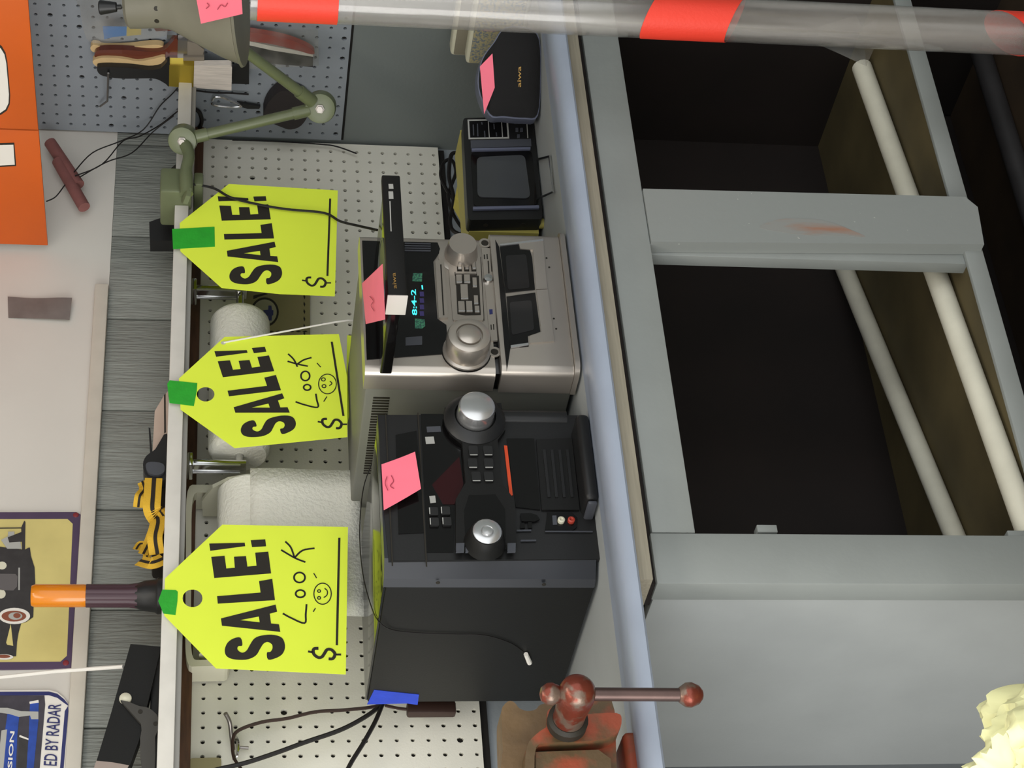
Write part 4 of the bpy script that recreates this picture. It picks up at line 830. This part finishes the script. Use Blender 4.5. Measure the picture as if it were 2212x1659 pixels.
for c in ((735,100),(638,1533)): lathe('rivet', [(.005,0),(.004,.0012),(.001,.0016)], at(*kc_([c])[0], Y=YS), (0,-1,0), M('sign_red_rivet', (120,36,42), .5), t, n=12)
# radar tin sign
kr = cr(0,1460,6.144)
t = thing('radar_tin_sign', at(150,1600,Y=YS), 'blue bordered tin sign with a blue truck reading BY RADAR', 'sign')
def rs(d): return [(-900,195+d),(650,188+d),(760,215+d*1.1),(850,290+d),(905,370+d*.4),(930-d,470),(860-d,1300),(830-d,1900),(-900,1900)]
trace('sign_plate', kr(rs(0)), m_signw, t, thick=.003, Y=YS); trace('sign_border', [kr(rs(22)), kr(rs(70))], m_navy, t, thick=.0005, lift=.0006, Y=YS)
trace('picture_ground', kr([(-900,262),(590,262),(600,380),(470,1900),(-900,1900)]), M('sign_dark', (58,54,62), .4, var=.2, scale=60), t, thick=.0005, lift=.0006, Y=YS)
trace('truck_body', kr([(400,340),(515,330),(510,600),(420,1500),(330,1500),(380,820)]), m_truck, t, thick=.0005, lift=.0012, Y=YS); trace('truck_body', kr([(100,500),(255,545),(230,800),(200,1500),(20,1500),(70,720)]), m_truck, t, thick=.0005, lift=.0012, Y=YS)
trace('truck_bumper', kr([(-100,430),(100,430),(280,475),(510,480),(510,580),(415,580),(400,530),(250,550),(120,510),(-100,480)]), m_pale, t, thick=.0005, lift=.0016, Y=YS)
trace('truck_bumper', kr([(390,350),(510,325),(515,360),(395,378)]), m_signw, t, thick=.0005, lift=.0016, Y=YS); trace('windscreen', kr([(255,800),(375,850),(350,1300),(225,1300)]), m_carb, t, thick=.0005, lift=.0014, Y=YS); trace('pillar', kr([(262,790),(380,838),(378,858),(256,815)]), m_signw, t, thick=.0005, lift=.0018, Y=YS)
trace('truck_grille', kr([(20,730),(95,715),(40,1300),(-40,1300)]), m_pale, t, thick=.0005, lift=.0014, Y=YS)
textpx('sign_lettering', 'ED BY RADAR', kr([(752,1200)])[0], kr([(812,380)])[0], kr([(578,1190)])[0], m_navy, t, bold=.01, lift=.0014, Y=YS)
textpx('truck_lettering', 'SION', kr([(160,1235)])[0], kr([(196,745)])[0], kr([(100,1230)])[0], m_signw, t, bold=.02, lift=.002, Y=YS)
tag(tube('white_rod', [at(-30,1466,Y=-.03), at(120,1450,Y=-.06), at(266,1440,Y=-.11)], .0032, m_signw, n=8, sm=0), 'thin white rod slanting across the wall between two tin signs', 'rod')

# ------------------------------------------------------------------ things standing on the shelf
sz = 1.5175
q = at(200,1287,Y=-.12)
t = thing('hand_tool', (q.x,-.12,sz), 'upright tool with amber handle and fluted plum grip', 'tool')
Zx = lambda x: at(x,1287,Y=-.12).z
lathe('base_flare', [(.028,0),(.029,.01),(.026,.014),(.024,.03),(.019,.045)], (q.x,-.12,sz), (0,0,1), m_blackp, t, n=28)
n = 40; V = []
for z, k in ((sz+.04,1.1),(sz+.055,1.),(Zx(186),1.)):
    for i in range(n): a = 2*math.pi*i/n; r = .0185*k*(1-.07*(i % 4 in (0,))); V.append((q.x+r*math.cos(a), -.12+r*math.sin(a), z))
obj('fluted_grip', V, [(j*n+i, j*n+(i+1) % n, (j+1)*n+(i+1) % n, (j+1)*n+i) for j in (0,1) for i in range(n)]+[list(range(n)), list(range(2*n, 3*n))], m_plum, t, smooth=True)
h = Zx(68)-Zx(186); lathe('amber_handle', [(.0175,0),(.0182,.004),(.0182,h-.006),(.016,h),(.001,h)], (q.x,-.12,Zx(186)), (0,0,1), m_amber, t, n=28)
kt = cr(0,1460,6.144)
t = thing('folding_bracket', at(340,1560,Y=-.1), 'black folding metal tool with a pale rivet on the shelf', 'tool')
trace('upper_bar', [(282,1391),(348,1397),(300,1600),(278,1660),(205,1655),(240,1540)], m_blackp2, t, thick=.025, Y=-.12)
trace('lower_arm', sm2(kt([(1600,350),(1850,430),(1960,450),(2080,540),(2120,690),(2060,830),(2050,1300),(1890,1300),(1860,850),(1870,660)]), 2), M('tool_grey', (62,60,56), .5), t, thick=.006, lift=.007, Y=-.12)
trace('pale_end', kt([(1280,1130),(1490,1150),(1710,1190),(1640,1350),(1200,1350)]), M('tool_pale_end', (150,136,128), .6), t, thick=.027, lift=.001, Y=-.12)
lathe('rivet', [(.0095,0),(.009,.003),(.006,.005),(.001,.006)], at(*kt([(1665,305)])[0], Y=-.12), (0,-1,0), m_cream, t, n=18)
for p in ((1862,475),(2065,635)): lathe('bolt_hole', [(.0035,0),(.0035,.001)], at(*kt([p])[0], Y=-.127), (0,-1,0), m_ink, t, n=10)
box('foot_block', (at(330,1640,Y=-.11).x-.12,-.112,sz), (at(330,1420,Y=-.11).x,-.07,sz+.016), m_blackp, t, bev=.003)
# striped strap bundle
ks = cr(280,840,4.15)
t = thing('ratchet_strap', at(350,1100,Y=-.12), 'bundled yellow and black striped strap on the shelf', 'strap')
def ribbon(px, w, ys, nm='strap_loop'):
    C = [at(*ks([p])[0], Y=y) for p, y in zip(px, ys)]; C = spline(C, 6)
    base = None
    for a, b, mm, lf in ((-1,1,m_strapy,0),(-.30,.18,m_strapk,.0009)):
        V = []; Fc = []
        for i, p in enumerate(C):
            tn = (C[min(i+1, len(C)-1)]-C[max(i-1, 0)]).normalized(); s = Vector((0,1,0)).cross(tn).normalized()*w/2
            o = Vector((0,-lf,0)); V += [p+s*a+o, p+s*b+o, p+s*b+o+Vector((0,.0012,0)), p+s*a+o+Vector((0,.0012,0))]
        for i in range(len(C)-1):
            for q in range(4): Fc.append((4*i+q, 4*i+(q+1) % 4, 4*i+4+(q+1) % 4, 4*i+4+q))
        Fc += [(0,1,2,3), tuple(len(V)-4+q for q in range(4))]
        x = obj(nm if base is None else 'strap_stripe', V, Fc, mm, base or t)
        base = base or x
ribbon([(215,800),(205,950),(200,1080),(240,1180)], .028, (-.13,-.14,-.14,-.12))
ribbon([(110,830),(130,900),(90,960),(75,1060)], .016, (-.11,-.10,-.11,-.10))
ribbon([(240,1130),(250,1200),(225,1330),(245,1480)], .024, (-.12,-.13,-.14,-.13))
ribbon([(300,1300),(230,1240),(170,1380),(120,1480)], .016, (-.12,-.11,-.10,-.11))
ribbon([(90,1540),(200,1560),(310,1520)], .022, (-.12,-.14,-.13))
ribbon([(60,1440),(100,1390),(160,1420),(150,1520)], .012, (-.10,-.09,-.10,-.11))
ribbon([(300,1060),(270,1090),(310,1160),(300,1240)], .014, (-.12,-.13,-.12,-.12))
rt = lathe('strap_core', [(.008,0),(.02,.004),(.02,.03),(.008,.036)], at(358,1120,Y=-.09), (1,0,0), m_strapk, t, n=16)
box('strap_block', (at(358,1225,Y=-.1).x,-.11,sz), (at(358,1060,Y=-.1).x,-.06,sz+.022), m_strapk, t, bev=.006)
t = thing('buckle_case', at(355,1000,Y=-.12), 'black buckle with a pale card leaning on the shelf', 'buckle')
trace('buckle', sm2(ks([(120,680),(150,600),(230,540),(335,400),(340,800),(160,790)]), 3), m_blackp, t, thick=.03, Y=-.125)
trace('buckle_pad', sm2(ks([(145,700),(190,672),(300,690),(310,760),(250,790),(170,770)]), 3), m_charcoal, t, thick=.008, lift=.006, Y=-.125)
trace('pale_card', ks([(205,570),(225,200),(310,55),(345,20),(345,400),(290,480)]), M('faded_card', (176,156,142), .8, var=.08), t, thick=.004, Y=-.12)
trace('card_edge', ks([(308,60),(322,45),(325,390),(310,400)]), m_ink, t, thick=.001, lift=.001, Y=-.12)
trace('metal_tip', ks([(170,345),(185,350),(205,580),(185,590)]), m_blackp, t, thick=.006, Y=-.115)
t = thing('black_clip', at(365,485,Y=-.12), 'small black plastic clip on the shelf beside the lamp clamp', 'clip')
trace('clip_body', cr(0,0,2.9625)([(955,1420),(1040,1390),(1075,1300),(1120,1300),(1120,1540),(960,1540)]), m_blackp, t, thick=.03, Y=-.11)
trace('clip_jaw', cr(0,0,2.9625)([(1090,1080),(1125,1050),(1125,1290),(1100,1290)]), m_blackp, t, thick=.02, Y=-.10)
